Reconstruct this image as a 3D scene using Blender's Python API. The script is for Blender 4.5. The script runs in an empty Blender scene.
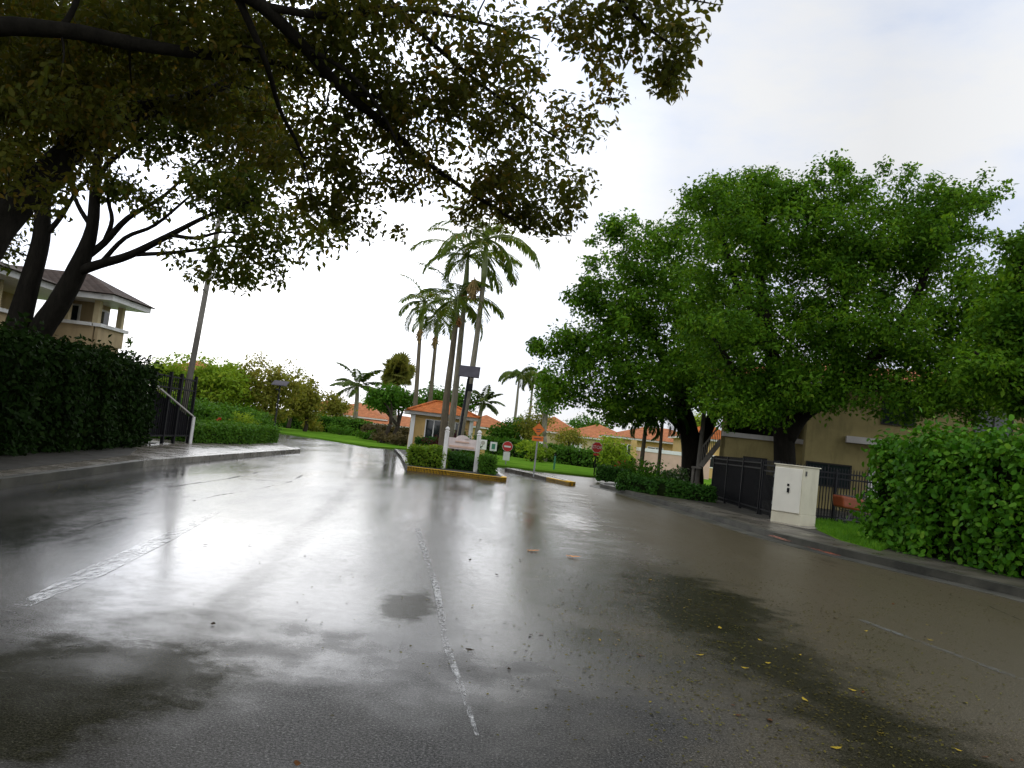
import bpy, math, random
import numpy as np
from mathutils import Vector

scene = bpy.context.scene
COL = scene.collection
rad = math.radians

# ------------------------------------------------------------------ camera
H, F, PITCH, ROLL = 1.5, 800.0, rad(3.9), rad(6.5)
cp, sp, cr, sr = math.cos(PITCH), math.sin(PITCH), math.cos(ROLL), math.sin(ROLL)

def ray(u, v):
    dx, dy = (u - 512) / F, -(v - 384) / F
    x, y = dx * cr - dy * sr, dx * sr + dy * cr
    return Vector((x, cp - y * sp, sp + y * cp))

def G(u, v, z=0.0):                      # where a sight line meets the level z
    d = ray(u, v); t = (z - H) / d.z
    return Vector((d.x * t, d.y * t, z))

def P(u, v, Y):                          # the point at depth Y
    d = ray(u, v); t = Y / d.y
    return Vector((d.x * t, Y, H + d.z * t))

cam_d = bpy.data.cameras.new('camera')
cam = bpy.data.objects.new('camera', cam_d)
COL.objects.link(cam)
cam_d.sensor_width = 36.0
cam_d.lens = F / 1024 * 36.0
cam_d.clip_start, cam_d.clip_end = 0.05, 3000
fwd, up0, rt0 = Vector((0, cp, sp)), Vector((0, -sp, cp)), Vector((1, 0, 0))
rt, up = rt0 * cr + up0 * sr, up0 * cr - rt0 * sr
from mathutils import Matrix
m = Matrix((rt, up, -fwd)).transposed().to_4x4()
m.translation = Vector((0, 0, H))
cam.matrix_world = m
scene.camera = cam

# ------------------------------------------------------------------ object helpers
def tag(o, label=None, cat=None, group=None, kind=None):
    if label: o['label'] = label
    if cat: o['category'] = cat
    if group: o['group'] = group
    if kind: o['kind'] = kind
    return o

def empty(name, loc, label, cat, group=None, rz=0.0):
    o = bpy.data.objects.new(name, None)
    COL.objects.link(o)
    o.empty_display_size = 0.2
    o.location = loc
    o.rotation_euler = (0, 0, rz)
    return tag(o, label, cat, group)

def link_mesh(name, me, mat, parent=None):
    o = bpy.data.objects.new(name, me)
    COL.objects.link(o)
    if mat: me.materials.append(mat)
    if parent is not None: o.parent = parent
    return o

class MB:
    def __init__(s):
        s.v, s.f = [], []
    def add(s, vs, fs):
        n = len(s.v)
        s.v += [tuple(q) for q in vs]
        s.f += [tuple(i + n for i in f) for f in fs]
        return s
    def box(s, c, size, rz=0.0):
        cx, cy, cz = c; hx, hy, hz = size[0] / 2, size[1] / 2, size[2] / 2
        co, si = math.cos(rz), math.sin(rz)
        vs = []
        for z in (-hz, hz):
            for x, y in ((-hx, -hy), (hx, -hy), (hx, hy), (-hx, hy)):
                vs.append((cx + x * co - y * si, cy + x * si + y * co, cz + z))
        return s.add(vs, [(3, 2, 1, 0), (4, 5, 6, 7), (0, 1, 5, 4), (1, 2, 6, 5), (2, 3, 7, 6), (3, 0, 4, 7)])
    def prism(s, pts, z0, z1):
        n = len(pts)
        a = sum(pts[i][0] * pts[(i + 1) % n][1] - pts[(i + 1) % n][0] * pts[i][1] for i in range(n))
        if a < 0: pts = pts[::-1]
        vs = [(p[0], p[1], z0) for p in pts] + [(p[0], p[1], z1) for p in pts]
        fs = [tuple(range(n, 2 * n)), tuple(range(n - 1, -1, -1))]
        fs += [(i, (i + 1) % n, n + (i + 1) % n, n + i) for i in range(n)]
        return s.add(vs, fs)
    def quad(s, *vs):
        return s.add(vs, [tuple(range(len(vs)))])
    def beam(s, a, b, w, h):               # square bar from a to b
        a, b = Vector(a), Vector(b); d = (b - a).normalized()
        sx = d.cross(Vector((0, 0, 1)))
        if sx.length < 1e-3: sx = Vector((1, 0, 0))
        sx.normalize(); sz = sx.cross(d)
        vs = [q + sx * (i * w / 2) + sz * (j * h / 2) for q in (a, b) for i, j in ((-1, -1), (1, -1), (1, 1), (-1, 1))]
        return s.add(vs, [(0, 1, 2, 3), (7, 6, 5, 4), (0, 4, 5, 1), (1, 5, 6, 2), (2, 6, 7, 3), (3, 7, 4, 0)])
    def tube(s, pts, radii, sides=8):
        pts = [Vector(p) for p in pts]
        n = len(pts)
        if not hasattr(radii, '__len__'): radii = [radii] * n
        ref = None; vs = []
        for i, p in enumerate(pts):
            d = (pts[min(i + 1, n - 1)] - pts[max(i - 1, 0)])
            if d.length < 1e-9: d = Vector((0, 0, 1))
            d.normalize()
            if ref is None:
                ref = d.cross(Vector((0.31, 0.87, 0.39)))
                if ref.length < .1: ref = d.cross(Vector((1, 0, 0)))
            ref = (ref - d * ref.dot(d)).normalized()
            bn = d.cross(ref)
            for k in range(sides):
                a = 2 * math.pi * k / sides
                vs.append(p + (ref * math.cos(a) + bn * math.sin(a)) * radii[i])
        fs = []
        for i in range(n - 1):
            for k in range(sides):
                k2 = (k + 1) % sides
                fs.append((i * sides + k, i * sides + k2, (i + 1) * sides + k2, (i + 1) * sides + k))
        fs.append(tuple(range(sides - 1, -1, -1)))
        fs.append(tuple((n - 1) * sides + k for k in range(sides)))
        return s.add(vs, fs)
    def lathe(s, c, prof, sides=16):       # profile of (radius, z)
        return s.tube([(c[0], c[1], c[2] + z) for _, z in prof], [max(q, 1e-4) for q, _ in prof], sides)
    def disc(s, c, nrm, r, th, sides=24, phase=0.0):
        c, nrm = Vector(c), Vector(nrm).normalized()
        ux = nrm.cross(Vector((0, 0, 1))).normalized(); uz = ux.cross(nrm) * -1
        if uz.z < 0: uz = -uz
        vs = []
        for q in (c - nrm * th / 2, c + nrm * th / 2):
            for k in range(sides):
                a = 2 * math.pi * k / sides + phase
                vs.append(q + (ux * math.cos(a) + uz * math.sin(a)) * r)
        fs = [tuple(range(sides)), tuple(range(2 * sides - 1, sides - 1, -1))]
        fs += [(k, (k + 1) % sides, sides + (k + 1) % sides, sides + k) for k in range(sides)]
        return s.add(vs, fs)
    def build(s, name, mat, parent=None, smooth=False, world=True, bevel=0.0):
        off = parent.location if (parent is not None and world) else Vector((0, 0, 0))
        if parent is not None and parent.parent is not None and world: off = parent.parent.location
        me = bpy.data.meshes.new(name)
        me.from_pydata([(a - off.x, b - off.y, c - off.z) for a, b, c in s.v], [], s.f)
        import bmesh
        bm = bmesh.new(); bm.from_mesh(me)
        bmesh.ops.recalc_face_normals(bm, faces=bm.faces)
        bm.to_mesh(me); bm.free()
        if smooth:
            me.polygons.foreach_set('use_smooth', [True] * len(me.polygons))
        o = link_mesh(name, me, mat, parent)
        if bevel:
            b = o.modifiers.new('bevel', 'BEVEL'); b.width = bevel; b.segments = 2; b.limit_method = 'ANGLE'
        return o

def quads_mesh(name, V, mat, parent=None, loc=(0, 0, 0)):
    """V: (N, k, 3) separate k-gons"""
    N, K = V.shape[:2]
    me = bpy.data.meshes.new(name)
    me.vertices.add(N * K)
    me.vertices.foreach_set('co', (V.reshape(-1, 3) - np.array(loc, dtype=float)).astype(np.float32).ravel())
    me.loops.add(N * K)
    me.loops.foreach_set('vertex_index', np.arange(N * K, dtype=np.int32))
    me.polygons.add(N)
    me.polygons.foreach_set('loop_start', np.arange(0, N * K, K, dtype=np.int32))
    me.update(calc_edges=True)
    me.validate()
    return link_mesh(name, me, mat, parent)

def nrm(a):
    return a / np.maximum(np.linalg.norm(a, axis=1, keepdims=True), 1e-9)

def leaf_quads(C, size, asp, rng, up=.6, droop=.3, out=None, fold=.1, shape='kite'):
    N = len(C)
    n = rng.normal(size=(N, 3)); n[:, 2] += up * 2
    if out is not None: n += out * 1.2
    n = nrm(n)
    a = rng.normal(size=(N, 3)); a[:, 2] -= droop * 2
    a = nrm(a - (a * n).sum(1, keepdims=True) * n)
    b = np.cross(n, a)
    s = (size * (.65 + .7 * rng.random(N)))[:, None]
    if shape != 'kite':
        if shape == 'round': prof = [(0, 0), (.12, .62), (.42, 1.0), (.78, .78), (1, .12), (.97, -.30), (.70, -.88), (.36, -1.0), (.1, -.5)]
        else: prof = [(0, 0), (.28, .85), (.55, .95), (1, 0), (.55, -.95), (.28, -.85)]
        V = np.empty((N, len(prof), 3))
        for i, (x, y) in enumerate(prof):
            V[:, i] = C + a * s * x + b * s * asp * .5 * y + n * s * fold * (abs(y) - .4 * x * x)
        return V
    V = np.empty((N, 4, 3))
    V[:, 0] = C
    V[:, 1] = C + a * s * .45 + b * s * asp * .5 + n * s * fold
    V[:, 2] = C + a * s
    V[:, 3] = C + a * s * .45 - b * s * asp * .5 + n * s * fold
    return V

# ------------------------------------------------------------------ materials
def new_mat(name):
    mt = bpy.data.materials.new(name); mt.use_nodes = True
    nt = mt.node_tree
    for n in list(nt.nodes): nt.nodes.remove(n)
    out = nt.nodes.new('ShaderNodeOutputMaterial')
    return mt, nt, out

def N(nt, t, **kw):
    n = nt.nodes.new(t)
    for k, v in kw.items():
        if k.startswith('_'): setattr(n, k[1:], v)
        else: n.inputs[k.replace('__', ' ')].default_value = v
    return n

def L(nt, a, b): nt.links.new(a, b)

def ramp(nt, src, stops):
    r = nt.nodes.new('ShaderNodeValToRGB')
    cr_ = r.color_ramp
    while len(cr_.elements) < len(stops): cr_.elements.new(.5)
    for e, (p, c) in zip(cr_.elements, stops):
        e.position = p
        e.color = c if len(c) == 4 else (*c, 1)
    L(nt, src, r.inputs[0])
    return r.outputs[0]

def g(v): return (v, v, v)

def mix_rgb(nt, fac, a, b, mode='MIX'):
    n = nt.nodes.new('ShaderNodeMix'); n.data_type = 'RGBA'; n.blend_type = mode
    for i, x in ((0, fac), (6, a), (7, b)):
        if hasattr(x, 'links') or hasattr(x, 'is_linked'): L(nt, x, n.inputs[i])
        elif isinstance(x, (int, float)): n.inputs[i].default_value = x
        else: n.inputs[i].default_value = (*x, 1) if len(x) == 3 else x
    return n.outputs[2]

def math_n(nt, op, a, b=None):
    n = nt.nodes.new('ShaderNodeMath'); n.operation = op
    for i, x in enumerate((a, b)):
        if x is None: continue
        if isinstance(x, (int, float)): n.inputs[i].default_value = x
        else: L(nt, x, n.inputs[i])
    return n.outputs[0]

def coords(nt, scale=(1, 1, 1), which='Object', rot=(0, 0, 0)):
    tc = nt.nodes.new('ShaderNodeTexCoord')
    mp = nt.nodes.new('ShaderNodeMapping')
    mp.inputs['Scale'].default_value = scale
    mp.inputs['Rotation'].default_value = rot
    L(nt, tc.outputs[which], mp.inputs[0])
    return mp.outputs[0]

def noise(nt, vec, scale, detail=4, rough=.55):
    n = N(nt, 'ShaderNodeTexNoise', Scale=scale, Detail=detail, Roughness=rough)
    L(nt, vec, n.inputs['Vector'])
    return n.outputs[0]

def surf(name, col, var=.25, scale=3.0, rough=.6, bump=.0, bscale=40, spec=.4, metal=0.0, stain=None, stain_amt=.4):
    mt, nt, out = new_mat(name)
    b = N(nt, 'ShaderNodeBsdfPrincipled', Roughness=rough, Metallic=metal)
    b.inputs['Specular IOR Level'].default_value = spec
    v = coords(nt)
    lo = tuple(c * (1 - var) for c in col); hi = tuple(min(1, c * (1 + var)) for c in col)
    c = ramp(nt, noise(nt, v, scale, 6, .6), [(.3, lo), (.7, hi)])
    if stain:
        v2 = coords(nt, (1.3, 1.3, .35))
        f = ramp(nt, noise(nt, v2, 2.2, 6, .65), [(.5, g(0)), (.75, g(stain_amt))])
        c = mix_rgb(nt, f, c, stain)
    L(nt, c, b.inputs['Base Color'])
    if bump:
        bp = N(nt, 'ShaderNodeBump', Strength=bump, Distance=.02)
        L(nt, noise(nt, v, bscale, 3), bp.inputs['Height'])
        L(nt, bp.outputs[0], b.inputs['Normal'])
    L(nt, b.outputs[0], out.inputs[0])
    return mt

def leafmat(name, c1, c2, c3, transl=.3, rough=.45, tcol=None, clump=.6, spec=.06):
    mt, nt, out = new_mat(name)
    geo = nt.nodes.new('ShaderNodeNewGeometry')
    c = ramp(nt, geo.outputs['Random Per Island'], [(.0, c1), (.45, c2), (.85, c2), (1.0, c3)])
    v = coords(nt)
    f = ramp(nt, noise(nt, v, clump, 3), [(.38, g(0)), (.62, g(.75))])
    c = mix_rgb(nt, f, c, c1)
    b = N(nt, 'ShaderNodeBsdfPrincipled', Roughness=rough)
    b.inputs['Specular IOR Level'].default_value = spec
    L(nt, c, b.inputs['Base Color'])
    t = nt.nodes.new('ShaderNodeBsdfTranslucent')
    if tcol: t.inputs[0].default_value = (*tcol, 1)
    else:
        c2_ = mix_rgb(nt, 1.0, c, (1.5, 1.35, .7), 'MULTIPLY')
        L(nt, c2_, t.inputs[0])
    ms = nt.nodes.new('ShaderNodeMixShader'); ms.inputs[0].default_value = transl
    L(nt, b.outputs[0], ms.inputs[1]); L(nt, t.outputs[0], ms.inputs[2])
    L(nt, ms.outputs[0], out.inputs[0])
    return mt

def tilemat(name, col, pitch=.3):
    mt, nt, out = new_mat(name)
    b = N(nt, 'ShaderNodeBsdfPrincipled', Roughness=.75)
    b.inputs['Specular IOR Level'].default_value = .08
    tc = nt.nodes.new('ShaderNodeTexCoord')
    sx = nt.nodes.new('ShaderNodeSeparateXYZ'); L(nt, tc.outputs['Object'], sx.inputs[0])
    # courses follow height, columns follow the eave
    h = math_n(nt, 'FRACT', math_n(nt, 'MULTIPLY', sx.outputs[2], 1 / (pitch * .42)))
    cx = math_n(nt, 'ABSOLUTE', math_n(nt, 'SINE', math_n(nt, 'MULTIPLY', math_n(nt, 'ADD', sx.outputs[0], sx.outputs[1]), math.pi / .27)))
    hh = math_n(nt, 'ADD', h, math_n(nt, 'MULTIPLY', cx, .6))
    n1 = noise(nt, tc.outputs['Object'], 2.5, 5, .65)
    n2 = noise(nt, tc.outputs['Object'], 14, 2)
    c = ramp(nt, n1, [(.3, tuple(x * .6 for x in col)), (.55, col), (.75, tuple(min(1, x * 1.35) for x in col))])
    c = mix_rgb(nt, ramp(nt, n2, [(.4, g(0)), (.7, g(.4))]), c, tuple(x * .7 for x in col))
    edge = ramp(nt, h, [(0, g(.55)), (.16, g(0)), (1, g(0))])
    c = mix_rgb(nt, edge, c, tuple(x * .25 for x in col))
    L(nt, c, b.inputs['Base Color'])
    bp = N(nt, 'ShaderNodeBump', Strength=.8, Distance=.05)
    L(nt, hh, bp.inputs['Height']); L(nt, bp.outputs[0], b.inputs['Normal'])
    L(nt, b.outputs[0], out.inputs[0])
    return mt

def wornpaint(name, col, lo, hi, scale=6.0, stretch=(1, .35, 1), rough=.3, spec=.5):
    mt, nt, out = new_mat(name)
    b = N(nt, 'ShaderNodeBsdfPrincipled', Roughness=rough)
    b.inputs['Base Color'].default_value = (*col, 1)
    b.inputs['Specular IOR Level'].default_value = spec
    tr = nt.nodes.new('ShaderNodeBsdfTransparent')
    ms = nt.nodes.new('ShaderNodeMixShader')
    f1 = noise(nt, coords(nt, stretch), scale, 8, .75)
    f2 = noise(nt, coords(nt), .9, 2)
    f = math_n(nt, 'ADD', math_n(nt, 'MULTIPLY', f1, .7), math_n(nt, 'MULTIPLY', f2, .3))
    fac = ramp(nt, f, [(lo, g(0)), (hi, g(1))])
    L(nt, fac, ms.inputs[0])
    L(nt, tr.outputs[0], ms.inputs[1]); L(nt, b.outputs[0], ms.inputs[2])
    L(nt, ms.outputs[0], out.inputs[0])
    return mt

def roadmat():
    mt, nt, out = new_mat('wet_asphalt')
    b = N(nt, 'ShaderNodeBsdfPrincipled', IOR=1.45)
    v = coords(nt)
    vs = coords(nt, (1, .28, 1))
    fine = math_n(nt, 'ADD', math_n(nt, 'MULTIPLY', noise(nt, v, 120, 3, .8), .5), math_n(nt, 'MULTIPLY', noise(nt, v, 66, 3, .7), .5))
    coarse = noise(nt, vs, .55, 5, .6)
    wet0 = noise(nt, vs, .32, 6, .62)
    c = ramp(nt, fine, [(.38, g(.008)), (.5, g(.026)), (.58, (.09, .087, .08)), (.66, (.25, .24, .22))])
    c = mix_rgb(nt, ramp(nt, coarse, [(.35, g(0)), (.7, g(.7))]), c, (.050, .045, .036))
    wet = ramp(nt, wet0, [(.34, g(0)), (.60, g(1))])
    # water stands on the lane further on; the near stretch and the right half have drained
    sx = nt.nodes.new('ShaderNodeSeparateXYZ'); L(nt, v, sx.inputs[0])
    edge = noise(nt, v, .8, 6, .65)
    yy = math_n(nt, 'ADD', sx.outputs[1], math_n(nt, 'MULTIPLY', edge, 6.5))
    near = N(nt, 'ShaderNodeMapRange'); near.interpolation_type = 'SMOOTHSTEP'
    L(nt, yy, near.inputs[0]); near.inputs[1].default_value = 6.8; near.inputs[2].default_value = 10.2
    xx = math_n(nt, 'ADD', sx.outputs[0], math_n(nt, 'MULTIPLY', edge, 5.0))
    side = N(nt, 'ShaderNodeMapRange'); side.interpolation_type = 'SMOOTHSTEP'
    L(nt, xx, side.inputs[0]); side.inputs[1].default_value = 2.6; side.inputs[2].default_value = 5.6
    side.inputs[3].default_value = 1.0; side.inputs[4].default_value = .25
    # the rubbed wheel track that sheds water
    A_, B_ = G(207, 628), G(336, 500)
    dr = (B_ - A_).normalized(); nx, ny = -dr.y, dr.x
    dd = math_n(nt, 'ADD', math_n(nt, 'MULTIPLY', sx.outputs[0], nx), math_n(nt, 'MULTIPLY', sx.outputs[1], ny))
    dd = math_n(nt, 'ABSOLUTE', math_n(nt, 'SUBTRACT', dd, A_.x * nx + A_.y * ny))
    dd = math_n(nt, 'ADD', dd, math_n(nt, 'MULTIPLY', math_n(nt, 'SUBTRACT', noise(nt, vs, 3.0, 5, .7), .5), .35))
    trk = N(nt, 'ShaderNodeMapRange'); trk.interpolation_type = 'SMOOTHSTEP'; L(nt, dd, trk.inputs[0])
    trk.inputs[1].default_value = .04; trk.inputs[2].default_value = .34; trk.inputs[3].default_value = .30; trk.inputs[4].default_value = 1.0
    # drained right half is tinted brown
    brown_c = ramp(nt, fine, [(.38, (.02, .017, .010)), (.5, (.082, .062, .030)), (.58, (.15, .118, .065)), (.66, (.25, .21, .13))])
    c = mix_rgb(nt, side.outputs[0], brown_c, c)
    wet = math_n(nt, 'MULTIPLY', math_n(nt, 'MULTIPLY', math_n(nt, 'ADD', math_n(nt, 'MULTIPLY', wet, .65), .35), near.outputs[0]), side.outputs[0])
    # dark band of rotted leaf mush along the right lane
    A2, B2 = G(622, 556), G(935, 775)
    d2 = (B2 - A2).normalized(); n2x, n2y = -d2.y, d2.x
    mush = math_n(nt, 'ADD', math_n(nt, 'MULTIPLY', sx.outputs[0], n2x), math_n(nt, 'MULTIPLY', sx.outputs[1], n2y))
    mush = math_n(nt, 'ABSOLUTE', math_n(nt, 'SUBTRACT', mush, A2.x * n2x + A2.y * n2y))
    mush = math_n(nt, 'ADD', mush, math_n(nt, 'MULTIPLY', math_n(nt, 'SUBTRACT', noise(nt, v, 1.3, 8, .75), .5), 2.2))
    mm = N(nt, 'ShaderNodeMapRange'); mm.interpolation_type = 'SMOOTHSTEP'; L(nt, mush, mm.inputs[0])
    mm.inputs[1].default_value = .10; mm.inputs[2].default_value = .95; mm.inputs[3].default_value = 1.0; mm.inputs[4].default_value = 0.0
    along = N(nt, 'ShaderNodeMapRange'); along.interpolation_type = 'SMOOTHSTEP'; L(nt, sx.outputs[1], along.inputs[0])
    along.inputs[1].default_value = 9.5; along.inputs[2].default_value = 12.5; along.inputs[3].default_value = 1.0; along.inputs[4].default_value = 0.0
    dark_mask = math_n(nt, 'MULTIPLY', mm.outputs[0], along.outputs[0])
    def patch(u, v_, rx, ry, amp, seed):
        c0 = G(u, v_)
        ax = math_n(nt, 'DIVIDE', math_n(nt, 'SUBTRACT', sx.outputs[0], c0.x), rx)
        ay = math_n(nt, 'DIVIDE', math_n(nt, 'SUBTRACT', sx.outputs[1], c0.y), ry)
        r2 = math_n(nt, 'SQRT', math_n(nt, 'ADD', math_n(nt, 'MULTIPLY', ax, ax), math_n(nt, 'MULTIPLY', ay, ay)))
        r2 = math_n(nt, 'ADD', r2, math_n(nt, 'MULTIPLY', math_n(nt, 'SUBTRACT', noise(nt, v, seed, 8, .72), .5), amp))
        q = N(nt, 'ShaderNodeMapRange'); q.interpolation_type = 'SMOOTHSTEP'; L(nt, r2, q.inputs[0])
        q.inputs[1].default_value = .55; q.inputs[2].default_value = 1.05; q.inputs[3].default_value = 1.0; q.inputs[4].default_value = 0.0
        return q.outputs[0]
    for args in ((110, 668, .9, .8, 2.0, 2.3), (20, 705, .8, .8, 2.0, 1.7), (408, 606, .30, .8, 1.6, 3.1), (700, 600, .9, 2.2, 2.4, 1.9)):  # blobs added to the darkening; the third paints in a canopy branch's reflection
        dark_mask = math_n(nt, 'MAXIMUM', dark_mask, patch(*args))
    pud = math_n(nt, 'MULTIPLY', patch(572, 521, .55, 2.4, 3.4, 2.7), .8)
    wet = math_n(nt, 'MAXIMUM', wet, pud)
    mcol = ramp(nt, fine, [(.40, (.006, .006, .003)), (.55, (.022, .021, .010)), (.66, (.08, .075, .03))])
    c = mix_rgb(nt, math_n(nt, 'MULTIPLY', dark_mask, .95), c, mcol)
    L(nt, c, b.inputs['Base Color'])
    spc = math_n(nt, 'MULTIPLY', trk.outputs[0], math_n(nt, 'SUBTRACT', 1.0, math_n(nt, 'MULTIPLY', dark_mask, .90)))
    dryspec = ramp(nt, fine, [(.36, g(.01)), (.50, g(.09)), (.60, g(.28)), (.68, g(1.0))])
    spc = math_n(nt, 'MULTIPLY', spc, mix_rgb(nt, ramp(nt, wet, [(0, g(0)), (.55, g(1))]), dryspec, g(.5)))
    L(nt, spc, b.inputs['Specular IOR Level'])
    mid = noise(nt, v, 9, 4, .65)
    ro = ramp(nt, wet, [(0, g(.42)), (.35, g(.24)), (1, g(.09))])
    ro = mix_rgb(nt, ramp(nt, mid, [(.4, g(0)), (.75, g(.45))]), ro, g(.30))
    L(nt, ro, b.inputs['Roughness'])
    hgt = math_n(nt, 'ADD', math_n(nt, 'MULTIPLY', fine, 1.6), math_n(nt, 'MULTIPLY', mid, .35))
    bp = N(nt, 'ShaderNodeBump', Distance=.005)
    L(nt, ramp(nt, wet, [(0, g(.75)), (.35, g(.3)), (1, g(.06))]), bp.inputs['Strength'])
    L(nt, hgt, bp.inputs['Height'])
    L(nt, bp.outputs[0], b.inputs['Normal'])
    L(nt, b.outputs[0], out.inputs[0])
    return mt

def concretemat(name, col, dirt, rough=.4, damt=.8, rlow=.14):
    mt, nt, out = new_mat(name)
    b = N(nt, 'ShaderNodeBsdfPrincipled')
    v = coords(nt)
    c = ramp(nt, noise(nt, v, 40, 4, .7), [(.3, tuple(x * .75 for x in col)), (.7, col)])
    f = ramp(nt, noise(nt, v, .9, 7, .68), [(.38, g(0)), (.62, g(damt))])
    c = mix_rgb(nt, f, c, dirt)
    L(nt, c, b.inputs['Base Color'])
    L(nt, ramp(nt, noise(nt, v, 1.6, 4), [(.35, g(rough)), (.65, g(rlow))]), b.inputs['Roughness'])
    bp = N(nt, 'ShaderNodeBump', Strength=.35, Distance=.01)
    L(nt, noise(nt, v, 60, 4), bp.inputs['Height']); L(nt, bp.outputs[0], b.inputs['Normal'])
    L(nt, b.outputs[0], out.inputs[0])
    return mt

def grassmat(name, c1, c2):
    mt, nt, out = new_mat(name)
    b = N(nt, 'ShaderNodeBsdfPrincipled', Roughness=.9)
    b.inputs['Specular IOR Level'].default_value = .0
    v = coords(nt)
    c = ramp(nt, noise(nt, v, .35, 8, .75), [(.3, tuple(x * .75 for x in c1)), (.45, c1), (.66, c2), (.75, (c2[0] * 1.35, c2[1] * 1.02, c2[2]))])
    c = mix_rgb(nt, ramp(nt, noise(nt, v, 30, 3), [(.4, g(0)), (.75, g(.5))]), c, tuple(x * .45 for x in c1))
    L(nt, c, b.inputs['Base Color'])
    bp = N(nt, 'ShaderNodeBump', Strength=.4, Distance=.03)
    L(nt, noise(nt, v, 45, 4), bp.inputs['Height']); L(nt, bp.outputs[0], b.inputs['Normal'])
    L(nt, b.outputs[0], out.inputs[0])
    return mt

def barkmat(name, c1, c2):
    mt, nt, out = new_mat(name)
    b = N(nt, 'ShaderNodeBsdfPrincipled', Roughness=.9)
    b.inputs['Specular IOR Level'].default_value = .08
    v = coords(nt, (1, 1, .25))
    n_ = noise(nt, v, 9, 6, .7)
    L(nt, ramp(nt, n_, [(.3, c1), (.7, c2)]), b.inputs['Base Color'])
    bp = N(nt, 'ShaderNodeBump', Strength=.9, Distance=.04)
    L(nt, n_, bp.inputs['Height']); L(nt, bp.outputs[0], b.inputs['Normal'])
    L(nt, b.outputs[0], out.inputs[0])
    return mt

def glassmat(name, col=(.015, .02, .022)):
    mt, nt, out = new_mat(name)
    b = N(nt, 'ShaderNodeBsdfPrincipled', Roughness=.06)
    b.inputs['Base Color'].default_value = (*col, 1)
    L(nt, b.outputs[0], out.inputs[0])
    return mt

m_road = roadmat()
m_ground = grassmat('far_grass', (.05, .11, .016), (.09, .17, .025))
m_lawn = grassmat('lawn_grass', (.085, .19, .016), (.16, .29, .03))
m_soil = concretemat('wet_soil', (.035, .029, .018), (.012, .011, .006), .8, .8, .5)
m_walk = concretemat('wet_walk', (.27, .24, .2), (.10, .085, .06), .35, .7)
m_walkd = concretemat('muddy_walk', (.13, .112, .085), (.035, .03, .02), .5, .85, .25)
m_kerb = concretemat('wet_kerb', (.26, .24, .2), (.05, .045, .032), .4, .85)
m_kerbdark = concretemat('dark_kerb', (.085, .08, .058), (.016, .016, .010), .6, .9, .4)  # dark concrete; on the left kerb the tone stands for canopy shade
m_yellow = surf('yellow_paint', (.80, .46, .02), .15, 6, .6, .2, 50, stain=(.25, .14, .03), stain_amt=.5, spec=.1)
m_tan = surf('tan_stucco', (.58, .38, .14), .1, 1.6, .8, .35, 60, stain=(.2, .13, .06), stain_amt=.35)
m_tan2 = surf('cream_stucco', (.52, .42, .24), .1, 1.6, .8, .3, 60, stain=(.2, .15, .08))
m_yel = surf('mustard_stucco', (.26, .21, .085), .15, 1.3, .85, .4, 60, stain=(.1, .08, .03), stain_amt=.5)
m_beige = surf('beige_stucco', (.40, .30, .165), .12, 1.4, .85, .35, 60, stain=(.16, .11, .06), stain_amt=.45)
m_pink = surf('pink_stucco', (.62, .42, .32), .1, 1.3, .8, .3, 60)
m_white = surf('white_trim', (.72, .70, .66), .08, 3, .5, stain=(.3, .27, .22), stain_amt=.5)
m_grey = surf('grey_fascia', (.42, .39, .36), .12, 2, .6, stain=(.12, .11, .09))
m_tile = tilemat('orange_tile', (.50, .15, .042))
m_tile2 = tilemat('terracotta_tile', (.46, .175, .075))
m_browntile = tilemat('brown_tile', (.075, .055, .045))
m_glass = glassmat('window_glass')
m_dark = surf('dark_recess', (.02, .018, .015), .3, 2, .8)
m_black = surf('black_metal', (.010, .010, .011), .3, 6, .5, spec=.12)
m_screen = surf('black_screen', (.011, .010, .012), .3, 3, .8, spec=.05)
m_pole = surf('weathered_pole', (.15, .135, .11), .25, 2, .75, .4, 30, stain=(.07, .06, .045), stain_amt=.8)
m_gpost = surf('galvanised_post', (.25, .25, .24), .2, 6, .45, metal=.3)
m_cart = surf('dull_wire', (.07, .068, .07), .2, 6, .5, metal=.2)
m_panel = surf('solar_panel', (.07, .064, .074), .2, 3, .6, spec=.1)
m_cab = surf('cream_cabinet', (.62, .57, .42), .07, 2, .5, stain=(.3, .26, .16), stain_amt=.35)
m_cab2 = surf('cream_door', (.74, .70, .58), .05, 2, .5, stain=(.4, .35, .25), stain_amt=.3)
m_red = surf('sign_red', (.55, .025, .02), .1, 5, .4)
m_signw = surf('sign_white', (.78, .77, .74), .08, 6, .45)
m_orange = surf('sign_orange', (.60, .135, .008), .1, 5, .45)
m_ink = surf('sign_ink', (.05, .045, .04), .2, 5, .5)
m_grn = surf('sign_green', (.05, .22, .12), .2, 5, .5)
m_board = surf('sign_board', (.66, .56, .52), .12, 8, .6, stain=(.3, .2, .16), stain_amt=.5)
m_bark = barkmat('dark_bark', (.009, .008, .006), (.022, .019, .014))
m_bark2 = barkmat('oak_bark', (.03, .024, .018), (.075, .06, .045))
m_palmbark = barkmat('palm_bark', (.14, .125, .085), (.30, .27, .20))
m_palmdark = barkmat('dark_palm_bark', (.08, .065, .045), (.18, .15, .10))
m_leaf_olive = leafmat('olive_leaf', (.050, .064, .009), (.098, .096, .014), (.22, .13, .026), .46, .42)
m_leaf_dark = leafmat('dark_leaf', (.045, .07, .009), (.085, .10, .015), (.17, .12, .025), .48, .45)
m_leaf_right = leafmat('green_leaf', (.026, .080, .005), (.11, .235, .015), (.22, .34, .03), .40, .5, clump=.8)
m_leaf_hl = leafmat('dark_hedge_leaf', (.008, .020, .003), (.014, .032, .005), (.03, .05, .010), .12, .6, spec=.03)
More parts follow.
